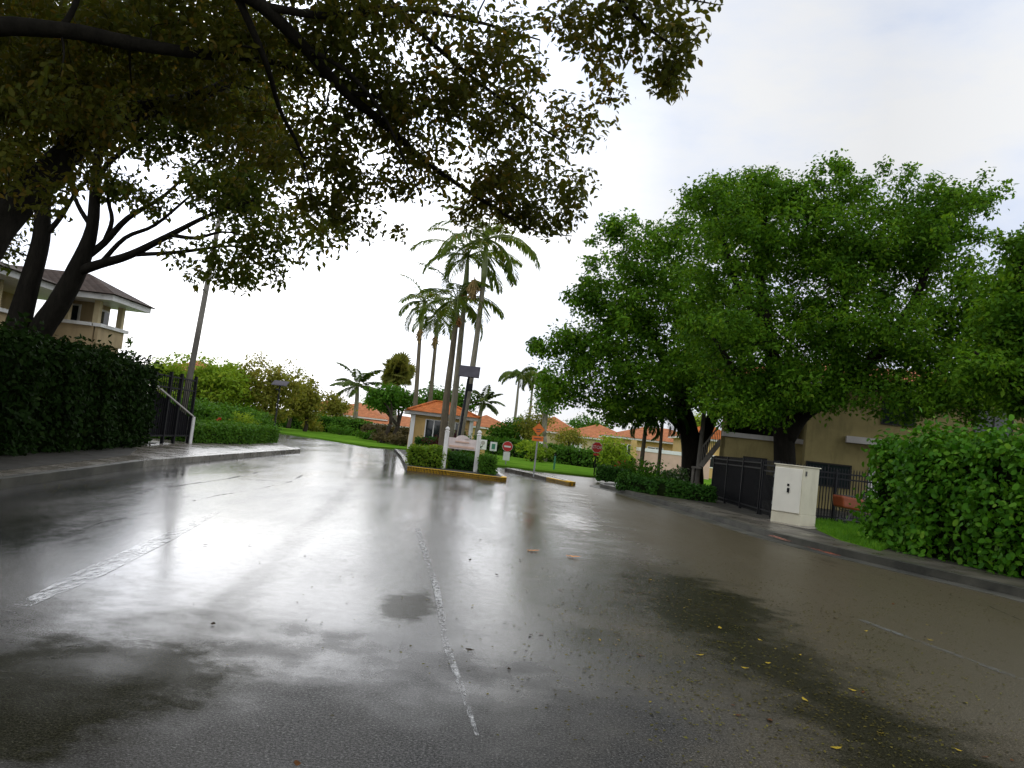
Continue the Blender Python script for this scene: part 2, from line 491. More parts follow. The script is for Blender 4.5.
m_leaf_hr = leafmat('round_hedge_leaf', (.024, .095, .004), (.075, .20, .010), (.18, .33, .03), .24, .5, clump=1.2, spec=.08)
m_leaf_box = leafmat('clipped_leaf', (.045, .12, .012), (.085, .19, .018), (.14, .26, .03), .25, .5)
m_leaf_boxd = leafmat('dark_clipped_leaf', (.022, .07, .010), (.045, .12, .014), (.08, .17, .02), .25, .5)  # darker green of the low hedges and thin palms
m_leaf_lime = leafmat('lime_leaf', (.08, .16, .014), (.17, .26, .02), (.32, .38, .03), .3, .5, clump=1.5)
m_leaf_far = leafmat('far_green_leaf', (.13, .23, .018), (.25, .35, .03), (.36, .42, .05), .40, .55)
m_leaf_farol = leafmat('far_olive_leaf', (.14, .16, .025), (.25, .25, .04), (.34, .26, .07), .40, .55)
m_leaf_fard = leafmat('far_dark_leaf', (.04, .12, .010), (.085, .19, .018), (.15, .25, .03), .3, .55)
m_leaf_red = leafmat('purple_leaf', (.03, .010, .012), (.07, .016, .018), (.22, .03, .03), .25, .4)
m_leaf_brown = leafmat('brown_shrub_leaf', (.07, .06, .028), (.13, .10, .045), (.16, .12, .05), .25, .55)
m_leaf_flower = leafmat('red_flower', (.35, .03, .03), (.5, .05, .04), (.6, .1, .05), .2, .5)
m_leaf_pale = leafmat('pale_tipped_leaf', (.05, .11, .03), (.10, .17, .06), (.75, .75, .68), .2, .5)
m_frond = leafmat('palm_frond', (.07, .12, .016), (.14, .20, .03), (.34, .22, .06), .42, .5)
m_frond2 = leafmat('far_palm_frond', (.06, .10, .02), (.11, .16, .03), (.22, .2, .05), .3, .5)
m_shaft = surf('crownshaft', (.14, .17, .05), .25, 4, .45)
m_fruit = surf('palm_fruit', (.30, .13, .035), .4, 14, .7, .8, 25)
m_dryfruit = surf('dry_palm_fruit', (.24, .16, .05), .4, 12, .7, .8, 25)
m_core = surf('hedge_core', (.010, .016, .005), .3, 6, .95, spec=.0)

# ------------------------------------------------------------------ plants
def lobes_px(*ls):
    """(u, v, depth, ru px, rv px, depth radius m) -> centre and radii in metres"""
    out = []
    for u, v, Y, ru, rv, ry in ls:
        c = P(u, v, Y)
        out.append((c.x, c.y, c.z, ru / F * Y, ry, rv / F * Y))
    return out

def sample_lobes(lobes, n, rng, power=.45, zmin=None):
    w = np.array([(l[3] * l[4] * l[5]) ** .72 for l in lobes]); w /= w.sum()
    k = rng.choice(len(lobes), n, p=w)
    Lb = np.array(lobes)[k]
    d = nrm(rng.normal(size=(n, 3)))
    r = rng.random(n) ** power
    c = Lb[:, :3] + d * Lb[:, 3:6] * r[:, None]
    if zmin is not None: c = c[c[:, 2] > zmin]
    return c

def clump_leaves(centers, per, cr_, rng, flat=.7):
    n = len(centers)
    cnt = np.maximum(4, (per * (.4 + 1.2 * rng.random(n)))).astype(int)
    idx = np.repeat(np.arange(n), cnt)
    sc = (cr_ * (.6 + .8 * rng.random(n)))[idx][:, None]
    off = nrm(rng.normal(size=(len(idx), 3))) * (rng.random(len(idx)) ** .42)[:, None] * 1.9 * sc * np.array([1, 1, flat])
    return centers[idx] + off, off / np.maximum(sc, 1e-6)

def bez(a, b, rng, n=5, sag=.12):
    a, b = np.array(a), np.array(b)
    L_ = np.linalg.norm(b - a)
    m1 = a + (b - a) * .35 + rng.normal(size=3) * L_ * sag
    m2 = a + (b - a) * .7 + rng.normal(size=3) * L_ * sag
    t = np.linspace(0, 1, n)[:, None]
    return (1 - t) ** 3 * a + 3 * (1 - t) ** 2 * t * m1 + 3 * (1 - t) * t * t * m2 + t ** 3 * b

def grow_twigs(mb, skel, clumps, rng, rmax=.09, tip=.008, sides=4):
    """tie every clump to the nearest wood, near ones first, so limbs fork"""
    S = np.array([s[:3] for s in skel]); R = np.array([s[3] for s in skel])
    d0 = np.linalg.norm(clumps[:, None, :] - S[None], axis=2).min(1)
    for i in np.argsort(d0):
        c = clumps[i]
        dist = np.linalg.norm(S - c, axis=1)
        j = int(np.argmin(dist + .15 * np.maximum(0, S[:, 2] - c[2])))
        if dist[j] < .05: continue
        r0 = min(R[j] * .65, rmax, .012 + .018 * dist[j])
        r0 = max(r0, tip)
        pts = bez(S[j], c, rng, 5)
        rr = np.linspace(r0, tip, 5)
        mb.tube(pts, list(rr), sides)
        S = np.vstack([S, pts[1:]]); R = np.concatenate([R, rr[1:]])

def densify(pts, radii, n=5):
    out = []
    for i in range(len(pts) - 1):
        for k in range(n):
            t = k / n
            p = Vector(pts[i]).lerp(Vector(pts[i + 1]), t)
            out.append((p.x, p.y, p.z, radii[i] * (1 - t) + radii[i + 1] * t))
    p = pts[-1]; out.append((p[0], p[1], p[2], radii[-1]))
    return out

def smooth_path(pts, radii, n=4):
    """Catmull-Rom through the given points"""
    pts = [np.array(p, float) for p in pts]
    if len(pts) < 3:
        return pts, radii
    ext = [2 * pts[0] - pts[1]] + pts + [2 * pts[-1] - pts[-2]]
    o, r = [], []
    for i in range(len(pts) - 1):
        p0, p1, p2, p3 = ext[i:i + 4]
        for k in range(n):
            t = k / n
            o.append(.5 * (2 * p1 + (p2 - p0) * t + (2 * p0 - 5 * p1 + 4 * p2 - p3) * t * t + (3 * p1 - p0 - 3 * p2 + p3) * t ** 3))
            r.append(radii[i] * (1 - t) + radii[i + 1] * t)
    o.append(pts[-1]); r.append(radii[-1])
    return o, r

def tree(name, label, group, limbs, lobes, nclump, per, lsize, cr_, lm, bm_, seed, asp=.55, up=.5, droop=.3, rmax=.09,
         flat=.7, power=.45, zmin=None, base=None, cat='tree', tips=.008, sides=4, nspr=0, shape='kite'):
    rng = np.random.default_rng(seed)
    base = Vector(base) if base is not None else Vector(limbs[0][0][0])
    root = empty(name, base, label, cat, group)
    mb = MB(); skel = []
    for pts, radii in limbs:
        q, r = smooth_path(pts, radii)
        mb.tube(q, r, 10)
        skel += densify(q, r, 3)
    cl = sample_lobes(lobes, nclump, rng, power, zmin)
    spr = []
    if nspr:                                       # shoots that stand out of the crown's outline
        LB_ = np.array(lobes)
        tries = 0
        while len(spr) < nspr and tries < nspr * 30:
            tries += 1
            l = LB_[rng.integers(len(LB_))]; d = rng.normal(size=3); d /= np.linalg.norm(d)
            if d[2] < -.35: continue
            e = l[:3] + d * l[3:6] * 1.02
            if (((e - LB_[:, :3]) / LB_[:, 3:6]) ** 2).sum(1).min() < .98: continue
            gd = d + np.array([0, 0, .35]); gd /= np.linalg.norm(gd)
            ln = cr_ * (.7 + 1.0 * rng.random())
            for t_ in (.15, .5, .85): spr.append(e + gd * ln * t_ + rng.normal(size=3) * cr_ * .18)
        spr = np.array(spr)
    grow_twigs(mb, skel, np.vstack([cl, spr]) if nspr else cl, rng, rmax, tips, sides)
    mb.build('trunk', bm_, root, smooth=True)
    C, off = clump_leaves(cl, per, cr_, rng, flat)
    if nspr:
        C2, off2 = clump_leaves(spr, max(10, per * .16), cr_ * .42, rng, .9)
        C = np.vstack([C, C2]); off = np.vstack([off, off2])
    V = leaf_quads(C, np.full(len(C), lsize), asp, rng, up, droop, off * .5, shape=shape)
    quads_mesh('crown', V, lm, root, base)
    return root

def frond_quads(base, az, el, length, droop, rng, pairs=26, lw=.05, ll=.72, hang=.5):
    """feather frond: curved stalk with two rows of leaflets; returns quads and the stalk path"""
    pts = []
    p = np.array(base, float); n = 10
    e = el
    for i in range(n + 1):
        pts.append(p.copy())
        d = np.array([math.cos(az) * math.cos(e), math.sin(az) * math.cos(e), math.sin(e)])
        p = p + d * length / n
        e -= droop / n * (0.6 + .8 * i / n)
    pts = np.array(pts)
    Q = []
    side0 = np.array([-math.sin(az), math.cos(az), 0.0])
    for k in range(pairs):
        t = .16 + .84 * (k + .5) / pairs
        x = t * n; i = min(int(x), n - 1); f = x - i
        b = pts[i] * (1 - f) + pts[i + 1] * f
        tan = (pts[i + 1] - pts[i]); tan /= np.linalg.norm(tan)
        ln = ll * length * .36 * (math.sin(math.pi * (.12 + .82 * t)) ** .7) * (.85 + .3 * rng.random())
        for s in (-1, 1):
            d = side0 * s * .8 + tan * (.45 + .2 * rng.random()) + np.array([0, 0, (.25 - hang) + .35 * (rng.random() - .5)])
            d /= np.linalg.norm(d)
            tip = b + d * ln + np.array([0, 0, -hang * ln * .35])
            mid = b + d * ln * .5
            wv = np.cross(d, np.array([0, 0, 1.0])); wv /= max(np.linalg.norm(wv), 1e-6)
            wv = wv * .6 + tan * .4
            w = lw * (.8 + .4 * rng.random())
            Q.append([b, mid + wv * w, tip, mid - wv * w])
    return np.array(Q), pts

def palm(name, label, group, path, radii, crown_at, nf, length, seed, bark, lm, lw=.06, shaft=True, fruit=None, hang=.55, els=(-.4, 1.3),
         droop=1.6, pairs=34, cat='palm tree', azs=None):
    rng = np.random.default_rng(seed)
    root = empty(name, path[0], label, cat, group)
    if not shaft:
        path = list(path) + [Vector(crown_at)]; radii = list(radii) + [radii[-1] * .8]
    q, r = smooth_path(path, radii, 4)
    MB().tube(q, r, 10).build('trunk', bark, root, smooth=True)
    top = np.array(crown_at, float)
    if shaft:
        a = np.array(path[-1], float)
        MB().tube([a, a + (top - a) * .3, a + (top - a) * .75, top + np.array([0, 0, .1])], [radii[-1] * .95, radii[-1] * 1.3, radii[-1] * .9, radii[-1] * .35], 10).build('crown_shaft', m_shaft, root, smooth=True)
    Q, st = [], MB()
    for k in range(nf):
        az = 2.39996 * k + rng.normal() * .25 if azs is None else azs[k % len(azs)] + rng.normal() * .12
        f = (k + .5) / nf
        el = els[0] + (els[1] - els[0]) * f + rng.normal() * .1
        ln = length * (.85 + .25 * rng.random()) * (.8 + .2 * math.sin(math.pi * f))
        qd, pts = frond_quads(top, az, el, ln, droop * (.8 + .4 * rng.random()), rng, pairs, lw, hang=hang)
        Q.append(qd)
        st.tube(pts, list(np.linspace(.035, .008, len(pts)) * length / 2.6), 4)
    cr_ob = quads_mesh('crown', np.vstack(Q), lm, root, path[0])
    st.build('frond_stalk', m_shaft, root, smooth=True)
    if fruit:
        for (c, rx, rz, fm) in fruit:
            mb = MB()
            c = np.array(c)
            for _ in range(70):
                d = rng.normal(size=3); d /= np.linalg.norm(d)
                e = c + d * np.array([rx, rx, rz]) * (.5 + .5 * rng.random())
                s = c + np.array([0, 0, rz * .8])
                mb.tube([s, (s + e) / 2 + rng.normal(size=3) * .03, e], [.02, .03, .035], 4)
            mb.build('fruit_cluster', fm, root)
    return root

def hedge(name, label, pts, width, height, lsize, lm, seed, density=3.0, group=None, asp=.6, jit=.05, z0=.1, lump=.06, cat='hedge', sprigs=0, front=False, shape='kite'):
    """a clipped hedge along a line on the ground; heights may vary along it"""
    rng = np.random.default_rng(seed)
    pts = [np.array((p[0], p[1]), float) for p in pts]
    if front:                                  # the line given is the foot of the face towards the road
        d = pts[-1] - pts[0]; nn = np.array([-d[1], d[0]]) / np.linalg.norm(d)
        if nn @ pts[0] < 0: nn = -nn
        pts = [p + nn * width / 2 for p in pts]
    hs = height if hasattr(height, '__len__') else [height] * len(pts)
    root = empty(name, (pts[0][0], pts[0][1], z0), label, cat, group)
    seg = [np.linalg.norm(pts[i + 1] - pts[i]) for i in range(len(pts) - 1)]
    tot = sum(seg)
    def at(s):
        s = np.clip(s, 0, tot - 1e-6); i = 0
        while s > seg[i]: s -= seg[i]; i += 1
        t = s / seg[i]
        d = (pts[i + 1] - pts[i]) / seg[i]
        return pts[i] * (1 - t) + pts[i + 1] * t, d, hs[i] * (1 - t) + hs[i + 1] * t
    # core
    core = MB(); ns = max(2, int(tot / .5)); ring = []
    for k in range(ns + 1):
        c, d, h = at(tot * k / ns)
        nn = np.array([-d[1], d[0]])
        if k == 0: c = c + d * .08
        if k == ns: c = c - d * .08
        row = []
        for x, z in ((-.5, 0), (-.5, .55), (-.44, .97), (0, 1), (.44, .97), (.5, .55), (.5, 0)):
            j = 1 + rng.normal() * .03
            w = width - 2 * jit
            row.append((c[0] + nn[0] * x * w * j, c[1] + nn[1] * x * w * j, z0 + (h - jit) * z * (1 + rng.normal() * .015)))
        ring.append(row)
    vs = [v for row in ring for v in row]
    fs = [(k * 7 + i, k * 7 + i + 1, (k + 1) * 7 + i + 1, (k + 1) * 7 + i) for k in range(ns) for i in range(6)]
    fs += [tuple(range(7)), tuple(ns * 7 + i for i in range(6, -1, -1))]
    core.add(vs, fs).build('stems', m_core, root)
    hm = float(np.mean(hs))
    area = tot * (2 * hm + width) + 2 * width * hm
    n = int(area * density / (lsize * lsize * asp * .5))
    C = np.empty((n, 3)); O = np.zeros((n, 3))
    p_side, p_top = tot * hm, tot * width
    p_end = width * hm
    probs = np.array([p_side, p_side, p_top, p_end, p_end]); probs /= probs.sum()
    which = rng.choice(5, n, p=probs)
    S = rng.random(n) * tot; T = rng.random(n); W = rng.random(n) - .5
    ph = rng.random(8) * 6.28
    for i in range(n):
        s, w = S[i], which[i]
        if w >= 3: s = 0 if w == 3 else tot
        c, d, h = at(s)
        nn = np.array([-d[1], d[0]])
        lu = lump * (math.sin(s * 3.1 + ph[0]) + math.sin(s * 7.3 + T[i] * 5 + ph[1]) * .6 + math.sin(T[i] * 9 + s * 1.3 + ph[2]) * .6)
        if w == 0: x, z, o = -.5 * width - lu, T[i] * h, (-nn[0], -nn[1], .3)
        elif w == 1: x, z, o = .5 * width + lu, T[i] * h, (nn[0], nn[1], .3)
        elif w == 2: x, z, o = W[i] * width, h + lu, (0, 0, 1)
        else:
            x, z = W[i] * width, T[i] * h
            o = (d[0] * (-1 if w == 3 else 1), d[1] * (-1 if w == 3 else 1), .3)
            c = c + d * (-lu if w == 3 else lu)
        C[i] = (c[0] + nn[0] * x, c[1] + nn[1] * x, z0 + z)
        O[i] = o
    C += rng.normal(size=(n, 3)) * jit
    if sprigs:
        k = rng.integers(0, n, sprigs)
        k = k[which[k] == 2]
        ex, eo = [], []
        for i in k:
            hh = .1 + .25 * rng.random()
            for q in range(7):
                ex.append(C[i] + np.array([rng.normal() * .05, rng.normal() * .05, hh * q / 6])); eo.append((0, 0, .3))
        if ex: C = np.vstack([C, ex]); O = np.vstack([O, eo])
    C[:, 2] = np.maximum(C[:, 2], z0 + .02)
    V = leaf_quads(C, np.full(len(C), lsize), asp, rng, .15, .1, O, shape=shape)
    quads_mesh('foliage', V, lm, root, root.location)
    return root

def shrub(name, label, c, rx, rz, lsize, lm, seed, n=900, cat='shrub', group=None, asp=.5, nstem=7, ry=None, lump=5):
    rng = np.random.default_rng(seed)
    root = empty(name, c, label, cat, group)
    ry = ry or rx
    mb = MB(); lobes = [(c[0], c[1], c[2] + rz * .9, rx, ry, rz)]
    for k in range(lump):
        a = 6.28 * k / lump + rng.random()
        lobes.append((c[0] + math.cos(a) * rx * .6, c[1] + math.sin(a) * ry * .6, c[2] + rz * (.5 + .9 * rng.random()), rx * .55, ry * .55, rz * .6))
    cl = sample_lobes(lobes, max(8, n // 14), rng, .5)
    cl[:, 2] = np.maximum(cl[:, 2], c[2] + .05)
    C, off = clump_leaves(cl, 14, rx * .14, rng)
    C[:, 2] = np.maximum(C[:, 2], c[2] + .02)
    quads_mesh('foliage', leaf_quads(C, np.full(len(C), lsize), asp, rng, .4, .1, off * .5), lm, root, c)
    for k in range(nstem):
        t = cl[rng.integers(len(cl))]
        mb.tube(bez((c[0] + rng.normal() * .05, c[1] + rng.normal() * .05, c[2]), t, rng, 4, .06), [.02, .015, .01, .006], 4)
    mb.build('stems', m_bark2, root)
    return root

# ------------------------------------------------------------------ ground, road, kerbs
def slab(name, pts, z0, z1, mat):
    return tag(MB().prism([(p[0], p[1]) for p in pts], z0, z1).build(name, mat), kind='structure')

gm = MB()
gs = [-900, -300, -120, -60, -30, 0, 30, 60, 120, 300, 900]
for i in range(10):
    for j in range(10):
        gm.quad((gs[i], gs[j] + 60, -.06), (gs[i + 1], gs[j] + 60, -.06), (gs[i + 1], gs[j + 1] + 60, -.06), (gs[i], gs[j + 1] + 60, -.06))
tag(gm.build('ground', m_ground), kind='structure')
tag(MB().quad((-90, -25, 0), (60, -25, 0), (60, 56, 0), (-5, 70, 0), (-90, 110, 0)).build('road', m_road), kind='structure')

def strip(pts, off, w, z0, z1, name, mat):
    """a band along a polyline, its near edge moved sideways by off (to the left of travel)"""
    q = [Vector((p[0], p[1])) for p in pts]
    L1, L2 = [], []
    for i, p in enumerate(q):
        d = (q[min(i + 1, len(q) - 1)] - q[max(i - 1, 0)]).normalized()
        nn = Vector((-d.y, d.x))
        L1.append(p + nn * off); L2.append(p + nn * (off + w))
    mb = MB()
    for i in range(len(q) - 1):
        a, b, c, d = L1[i], L1[i + 1], L2[i + 1], L2[i]
        n0 = len(mb.v)
        vs = [(a.x, a.y, z0), (b.x, b.y, z0), (c.x, c.y, z0), (d.x, d.y, z0), (a.x, a.y, z1), (b.x, b.y, z1), (c.x, c.y, z1), (d.x, d.y, z1)]
        fs = [(4, 5, 6, 7), (0, 1, 5, 4), (3, 2, 6, 7)]
        if i == 0: fs.append((0, 3, 7, 4))
        if i == len(q) - 2: fs.append((1, 2, 6, 5))
        mb.add(vs, fs)
    o = mb.build(name, mat)
    return tag(o, kind='structure'), [(v.x, v.y) for v in L2]

def xy(l, z=0): return [tuple(G(u, v, z)[:2]) for u, v in l]

KL = [(-7.2, -12), (-7.1, 4)] + xy([(0, 489), (80, 477), (143, 467), (199, 461.5), (260, 456), (300, 452.5)])
xk, yk = KL[-1]
KL += [(xk - .4, yk + 1.2), (xk - 1.4, yk + 2.3), (xk - 3.2, yk + 3.2), (xk - 8, yk + 5.2), (-60, yk + 26)]
_, back = strip(KL[:5], 0, .16, -.02, .14, 'kerb', m_kerbdark)  # near kerb coloured dark to paint in the canopy's shade
_, back2 = strip(KL[4:], 0, .16, -.02, .14, 'kerb', m_kerb)
back = back[:-1] + back2
walkL = back + [(-60, -12)]
slab('sidewalk', walkL, -.05, .125, m_walk)
slab('soil_or_shade_slab', [(-7.37, -12), (-7.28, 4), (-7.6, 11.9), (-8.05, 15.2), (-8.6, 18.6), (-9.6, 21.2), (-10.8, 21.8), (-10.8, -12)], -.03, .134, m_soil)  # soil-coloured slab over the near walk, painting in the canopy's shade
slab('soil_or_shade_slab', [(-8.7, -12), (-8.7, 8), (-9.2, 14), (-10.0, 20), (-10.6, 24.6), (-30, 24.6), (-60, -12)], -.03, .15, m_soil)
slab('lawn', [(-12.2, 27.6), (-12.0, 33), (-11.6, 36.2), (-13.0, 38.5), (-17, 40.5), (-58, 60), (-58, 27.6)], -.04, .145, m_lawn)

KR = xy([(1013, 596), (922, 575), (841, 556), (773, 539), (705, 518), (660, 504), (619, 492), (600, 487.5)])
KR = [(11.8, -12), (9.6, 6)] + KR
xr, yr = KR[-1]
KR += [(xr + .1, yr + 1.0), (xr + .9, yr + 2.2), (xr + 2.4, yr + 3.0), (60, yr + 5)]
KRr = KR[::-1]                                  # travel back towards the camera so that left is the verge
_, backr = strip(KRr, 0, .16, -.02, .14, 'kerb', m_kerbdark)
strip(KRr, -.42, .42, -.03, .006, 'gutter', m_kerbdark)
slab('verge', backr + [(60, -12)], -.05, .118, m_soil)
KRs = [p for p in KR if p[1] < yr + .2]
strip(KRs[::-1], .25, 1.3, -.04, .126, 'sidewalk', m_walkd)

lawn_edge = [(-90, 112)] + xy([(270, 430.5), (280, 432), (340, 441), (370, 446)], .1) + [(-5, 55), (-2, 51)] + xy([(493, 464.5), (545, 470.5), (590, 475.5)], .1) + [(9, 46), (14, 45), (60, 44)]
slab('lawn', lawn_edge + [(60, 120), (-90, 160)], -.05, .1, m_lawn)

# islands with painted kerbs
isl = [tuple(G(407, 470.5)[:2]), tuple(G(450, 475.5)[:2]), tuple(G(500, 481.6)[:2])]
isl += [(isl[2][0] + .22, isl[2][1] + .35), (isl[2][0] + .2, isl[2][1] + 1.0), (-.5, 36), (-.75, 42), (-1.2, 46), (-6.4, 47)] + [tuple(G(400, 457.5)[:2])]
def kerb_loop(pts, name, mat, i0, i1, w=.17, z=.15):
    n = len(pts); q = [pts[k % n] for k in range(i0, i1 + 1)]
    return strip(q, 0, w, -.02, z, name, mat)
kerb_loop(isl, 'kerb', m_yellow, 0, 4)
kerb_loop(isl, 'kerb', m_kerb, 4, 9)
kerb_loop(isl, 'kerb', m_kerb, 9, 10)
slab('soil_or_shade_slab', isl, -.03, .142, m_soil)
isl2 = [tuple(G(504.5, 471)[:2]), tuple(G(533, 477.5)[:2]), tuple(G(546, 481)[:2]), tuple(G(569, 486)[:2])]
isl2 += [(isl2[3][0] + .28, isl2[3][1] + .5), (isl2[3][0] + .1, isl2[3][1] + 1.2), (isl2[1][0] + .6, isl2[1][1] + 1.8), (isl2[0][0] + .4, isl2[0][1] + .6)]
kerb_loop(isl2, 'kerb', m_kerb, 0, 2)
kerb_loop(isl2, 'kerb', m_yellow, 2, 5)
kerb_loop(isl2, 'kerb', m_kerb, 5, 8)
slab('median', isl2, -.03, .135, m_walk)

# worn paint, tar and painted shine on the asphalt
m_wline = wornpaint('worn_white', (.33, .33, .32), .44, .60, 34)
m_line_shine = wornpaint('faded_line_shine', (.20, .20, .195), .44, .70, 6)  # shared by a faint real line and the painted wet shine
m_wline3 = wornpaint('bright_white', (.58, .58, .56), .44, .60, 16, rough=.16)
m_tar = wornpaint('tar_seam', (.012, .012, .011), .50, .62, 12, rough=.5, spec=.2)
m_dry = wornpaint('rubbed_track', (.045, .042, .038), .40, .78, 3, rough=.42)
m_redp = wornpaint('red_kerb_paint', (.30, .07, .035), .46, .58, 14, spec=.1)

def line(pts, w, mat, name='road_marking_or_shine', z=.004, taper=None):
    q = [Vector((p[0], p[1])) for p in pts]; mb = MB()
    for i in range(len(q) - 1):
        d = (q[i + 1] - q[i]).normalized(); nn = Vector((-d.y, d.x))
        w0 = w1 = w / 2
        if taper: w0, w1 = taper[i] / 2, taper[i + 1] / 2
        a, b = q[i], q[i + 1]
        mb.quad((*(a - nn * w0), z), (*(b - nn * w1), z), (*(b + nn * w1), z), (*(a + nn * w0), z))
    return tag(mb.build(name, mat), kind='structure')
line(xy([(417, 528), (421, 540), (437, 590), (446, 645), (462, 690), (477, 736)]), .05, m_wline, taper=[.09, .08, .06, .05, .04, .02])
line(xy([(22, 606), (90, 574), (165, 538), (220, 511)]), .2, m_wline3, taper=[.1, .22, .2, .06])  # real white line, made paler and wider to paint in its glare
line(xy([(548, 510), (600, 519)]), .14, m_line_shine)  # pale strip painting in wet shine on the asphalt
line(xy([(570, 521), (622, 529)]), .14, m_line_shine)  # second strip of painted wet shine
line(xy([(860, 620), (1023, 680)]), .09, m_line_shine)
line(xy([(240, 479), (290, 482), (303, 475)]), .07, m_tar, 'road_seam', .005)
line(xy([(303, 475), (350, 478), (420, 480)]), .05, m_tar, 'road_seam', .0055)
line(xy([(60, 533), (84, 529), (103, 522), (140, 515), (171, 509), (196, 500), (220, 495), (258, 489), (290, 482)]), .035, m_tar, 'road_seam', .0035)
line(xy([(100, 500), (128, 497), (150, 490), (190, 484), (226, 479), (270, 470)]), .06, m_tar, 'road_seam', .0045)
line(xy([(420, 497), (470, 500), (545, 507)]), .05, m_tar, 'road_seam', .0055)
line(xy([(760, 552), (812, 560), (846, 570), (880, 575), (921, 588), (950, 595), (988, 606), (1020, 620)]), .03, m_tar, 'road_seam', .005)
def kerb_paint(a, b):
    p, q = G(*a, .15), G(*b, .15)
    d = (q - p).normalized(); nn = Vector((-d.y, d.x, 0)) * .07
    o = MB().quad((*(p - nn)[:2], .1445), (*(q - nn)[:2], .1445), (*(q + nn)[:2], .1445), (*(p + nn)[:2], .1445)).build('kerb_marking', m_redp)
    tag(o, kind='structure')
kerb_paint((771, 535), (790, 541)); kerb_paint((806, 546), (838, 555))

# ------------------------------------------------------------------ near trees on the left
bt = Vector((-8.6, 8.5, .15))
limbs = [
    ([bt, (-8.5, 8.6, 1.6), (-8.0, 8.9, 3.0), P(-40, 262, 9.6), P(0, 225, 10), P(52, 168, 10.5), P(112, 120, 11), P(200, 96, 11.5), P(250, 70, 12)], [.42, .34, .30, .28, .26, .23, .2, .12, .07]),
    ([(-8.2, 8.8, 2.6), (-7.6, 8.2, 4.2), P(-40, 32, 8.5), P(60, 30, 8.7), P(130, 43, 9), P(200, 54, 9.3), P(262, 60, 9.8), P(330, 78, 10.4)], [.26, .24, .17, .13, .12, .09, .06, .03]),
    ([P(60, 30, 8.7), P(75, 5, 8.8), P(95, -60, 9)], [.06, .05, .03]),
    ([(-7.9, 8.6, 3.6), (-6.6, 7.6, 6.0), (-5.0, 7.2, 7.2), P(200, -40, 8.2), P(262, 6, 8.6), P(305, 48, 9.2), P(345, 92, 10), P(385, 125, 10.8), P(430, 165, 11.6), P(490, 205, 12.2), P(535, 231, 12.6), P(572, 236, 12.9)], [.24, .2, .17, .13, .11, .10, .09, .08, .06, .04, .02, .01]),
    ([P(262, 6, 8.6), P(330, 16, 9), P(395, 8, 9.6), P(470, 20, 10.2), P(540, 40, 10.8)], [.07, .06, .05, .035, .015]),
    ([P(395, 8, 9.6), P(440, 50, 10), P(478, 82, 10.4), P(530, 120, 10.8), P(575, 150, 11)], [.05, .045, .04, .025, .01]),
    ([P(305, 48, 9.2), P(345, 70, 9.4), P(380, 110, 9.9), P(400, 150, 10.4), P(420, 195, 11)], [.05, .045, .035, .025, .012]),
    ([P(230, -20, 8.4), P(265, 60, 9), P(280, 110, 9.8), P(300, 150, 10.4), P(312, 200, 11)], [.07, .05, .04, .03, .012]),
    ([P(345, 92, 10), P(400, 100, 10.4), P(460, 118, 10.8), P(510, 160, 11.2)], [.05, .035, .025, .012]),
    ([(-5.0, 7.2, 7.2), (-2.5, 7.0, 8.0), P(560, -60, 8.4), P(610, -10, 8.8), P(650, 30, 9), P(690, 55, 9.2)], [.13, .1, .07, .045, .025, .01]),
    ([P(610, -10, 8.8), P(660, -5, 9), P(720, 5, 9.2)], [.03, .022, .01]),
    ([(-6.6, 7.6, 6.0), (-5.5, 4.5, 7.5), (-3.5, 2.0, 8.2), (-1.0, .5, 8.4)], [.16, .12, .08, .04]),
    ([(-6.6, 7.6, 6.0), (-8.5, 5.0, 7.8), (-9, 2, 8.6)], [.14, .1, .05]),
    ([(-7.6, 8.2, 4.2), (-9.5, 9.5, 6.5), (-11.5, 11, 8.2)], [.16, .12, .06]),
]
limbs = [(p_, [q_ * (.68 if i_ else .8) for q_ in r_]) for i_, (p_, r_) in enumerate(limbs)]
lob = lobes_px(
    (20, 110, 10, 75, 95, 1.6), (40, 20, 9.5, 90, 60, 1.5), (120, 60, 10.5, 90, 70, 1.4), (200, 30, 10, 110, 70, 1.6),
    (225, 120, 11.5, 56, 40, 1.1), (268, 172, 12, 36, 40, .8), (320, 60, 10, 100, 80, 1.6), (330, 165, 11.5, 60, 50, 1.1),
    (400, 40, 10, 95, 75, 1.6), (420, 130, 11, 75, 50, 1.1), (480, 60, 10.5, 50, 70, 1.2), (505, 140, 11.5, 60, 55, 1.0),
    (350, 215, 12, 40, 25, .6), (440, 185, 12, 60, 25, .7), (548, 185, 12.5, 50, 32, .9), (572, 140, 11.4, 28, 40, .8), (500, 212, 12.6, 50, 16, .6), (540, 214, 12.7, 44, 18, .6), (520, 165, 11.8, 50, 40, .9),
    (630, 12, 9, 52, 36, .9), (685, 8, 9.2, 36, 20, .7), (672, 66, 9.2, 14, 26, .4), (712, 8, 9.2, 24, 18, .5), (600, 88, 10.2, 12, 22, .4), (640, 40, 9.2, 30, 26, .6), (615, 40, 9.2, 28, 30, .6), (570, 20, 9.6, 10, 40, .4),
    (-60, 90, 10, 70, 110, 1.6), (10, 180, 9.2, 36, 26, .8), (90, 130, 9.6, 46, 30, 1.0))
lob += [(-4, 6.5, 9.0, 3.6, 2.2, 1.3), (-1.5, 3.0, 9.0, 3.2, 2.4, 1.1), (-7, 3.5, 9.2, 3.4, 3.2, 1.3), (-9.5, 8.5, 9.3, 3.0, 3.2, 1.5),  # crown carried on unseen overhead, added for shade and road reflections
        (-6, 10.5, 9.4, 3.0, 2.6, 1.3), (-2.5, 9.5, 9.6, 2.8, 2.0, 1.2), (1.0, 6.2, 8.6, 1.8, 2.0, .8), (-3, -1.5, 9, 4, 2.5, 1.2), (-10, -1, 9, 4, 3, 1.2)]
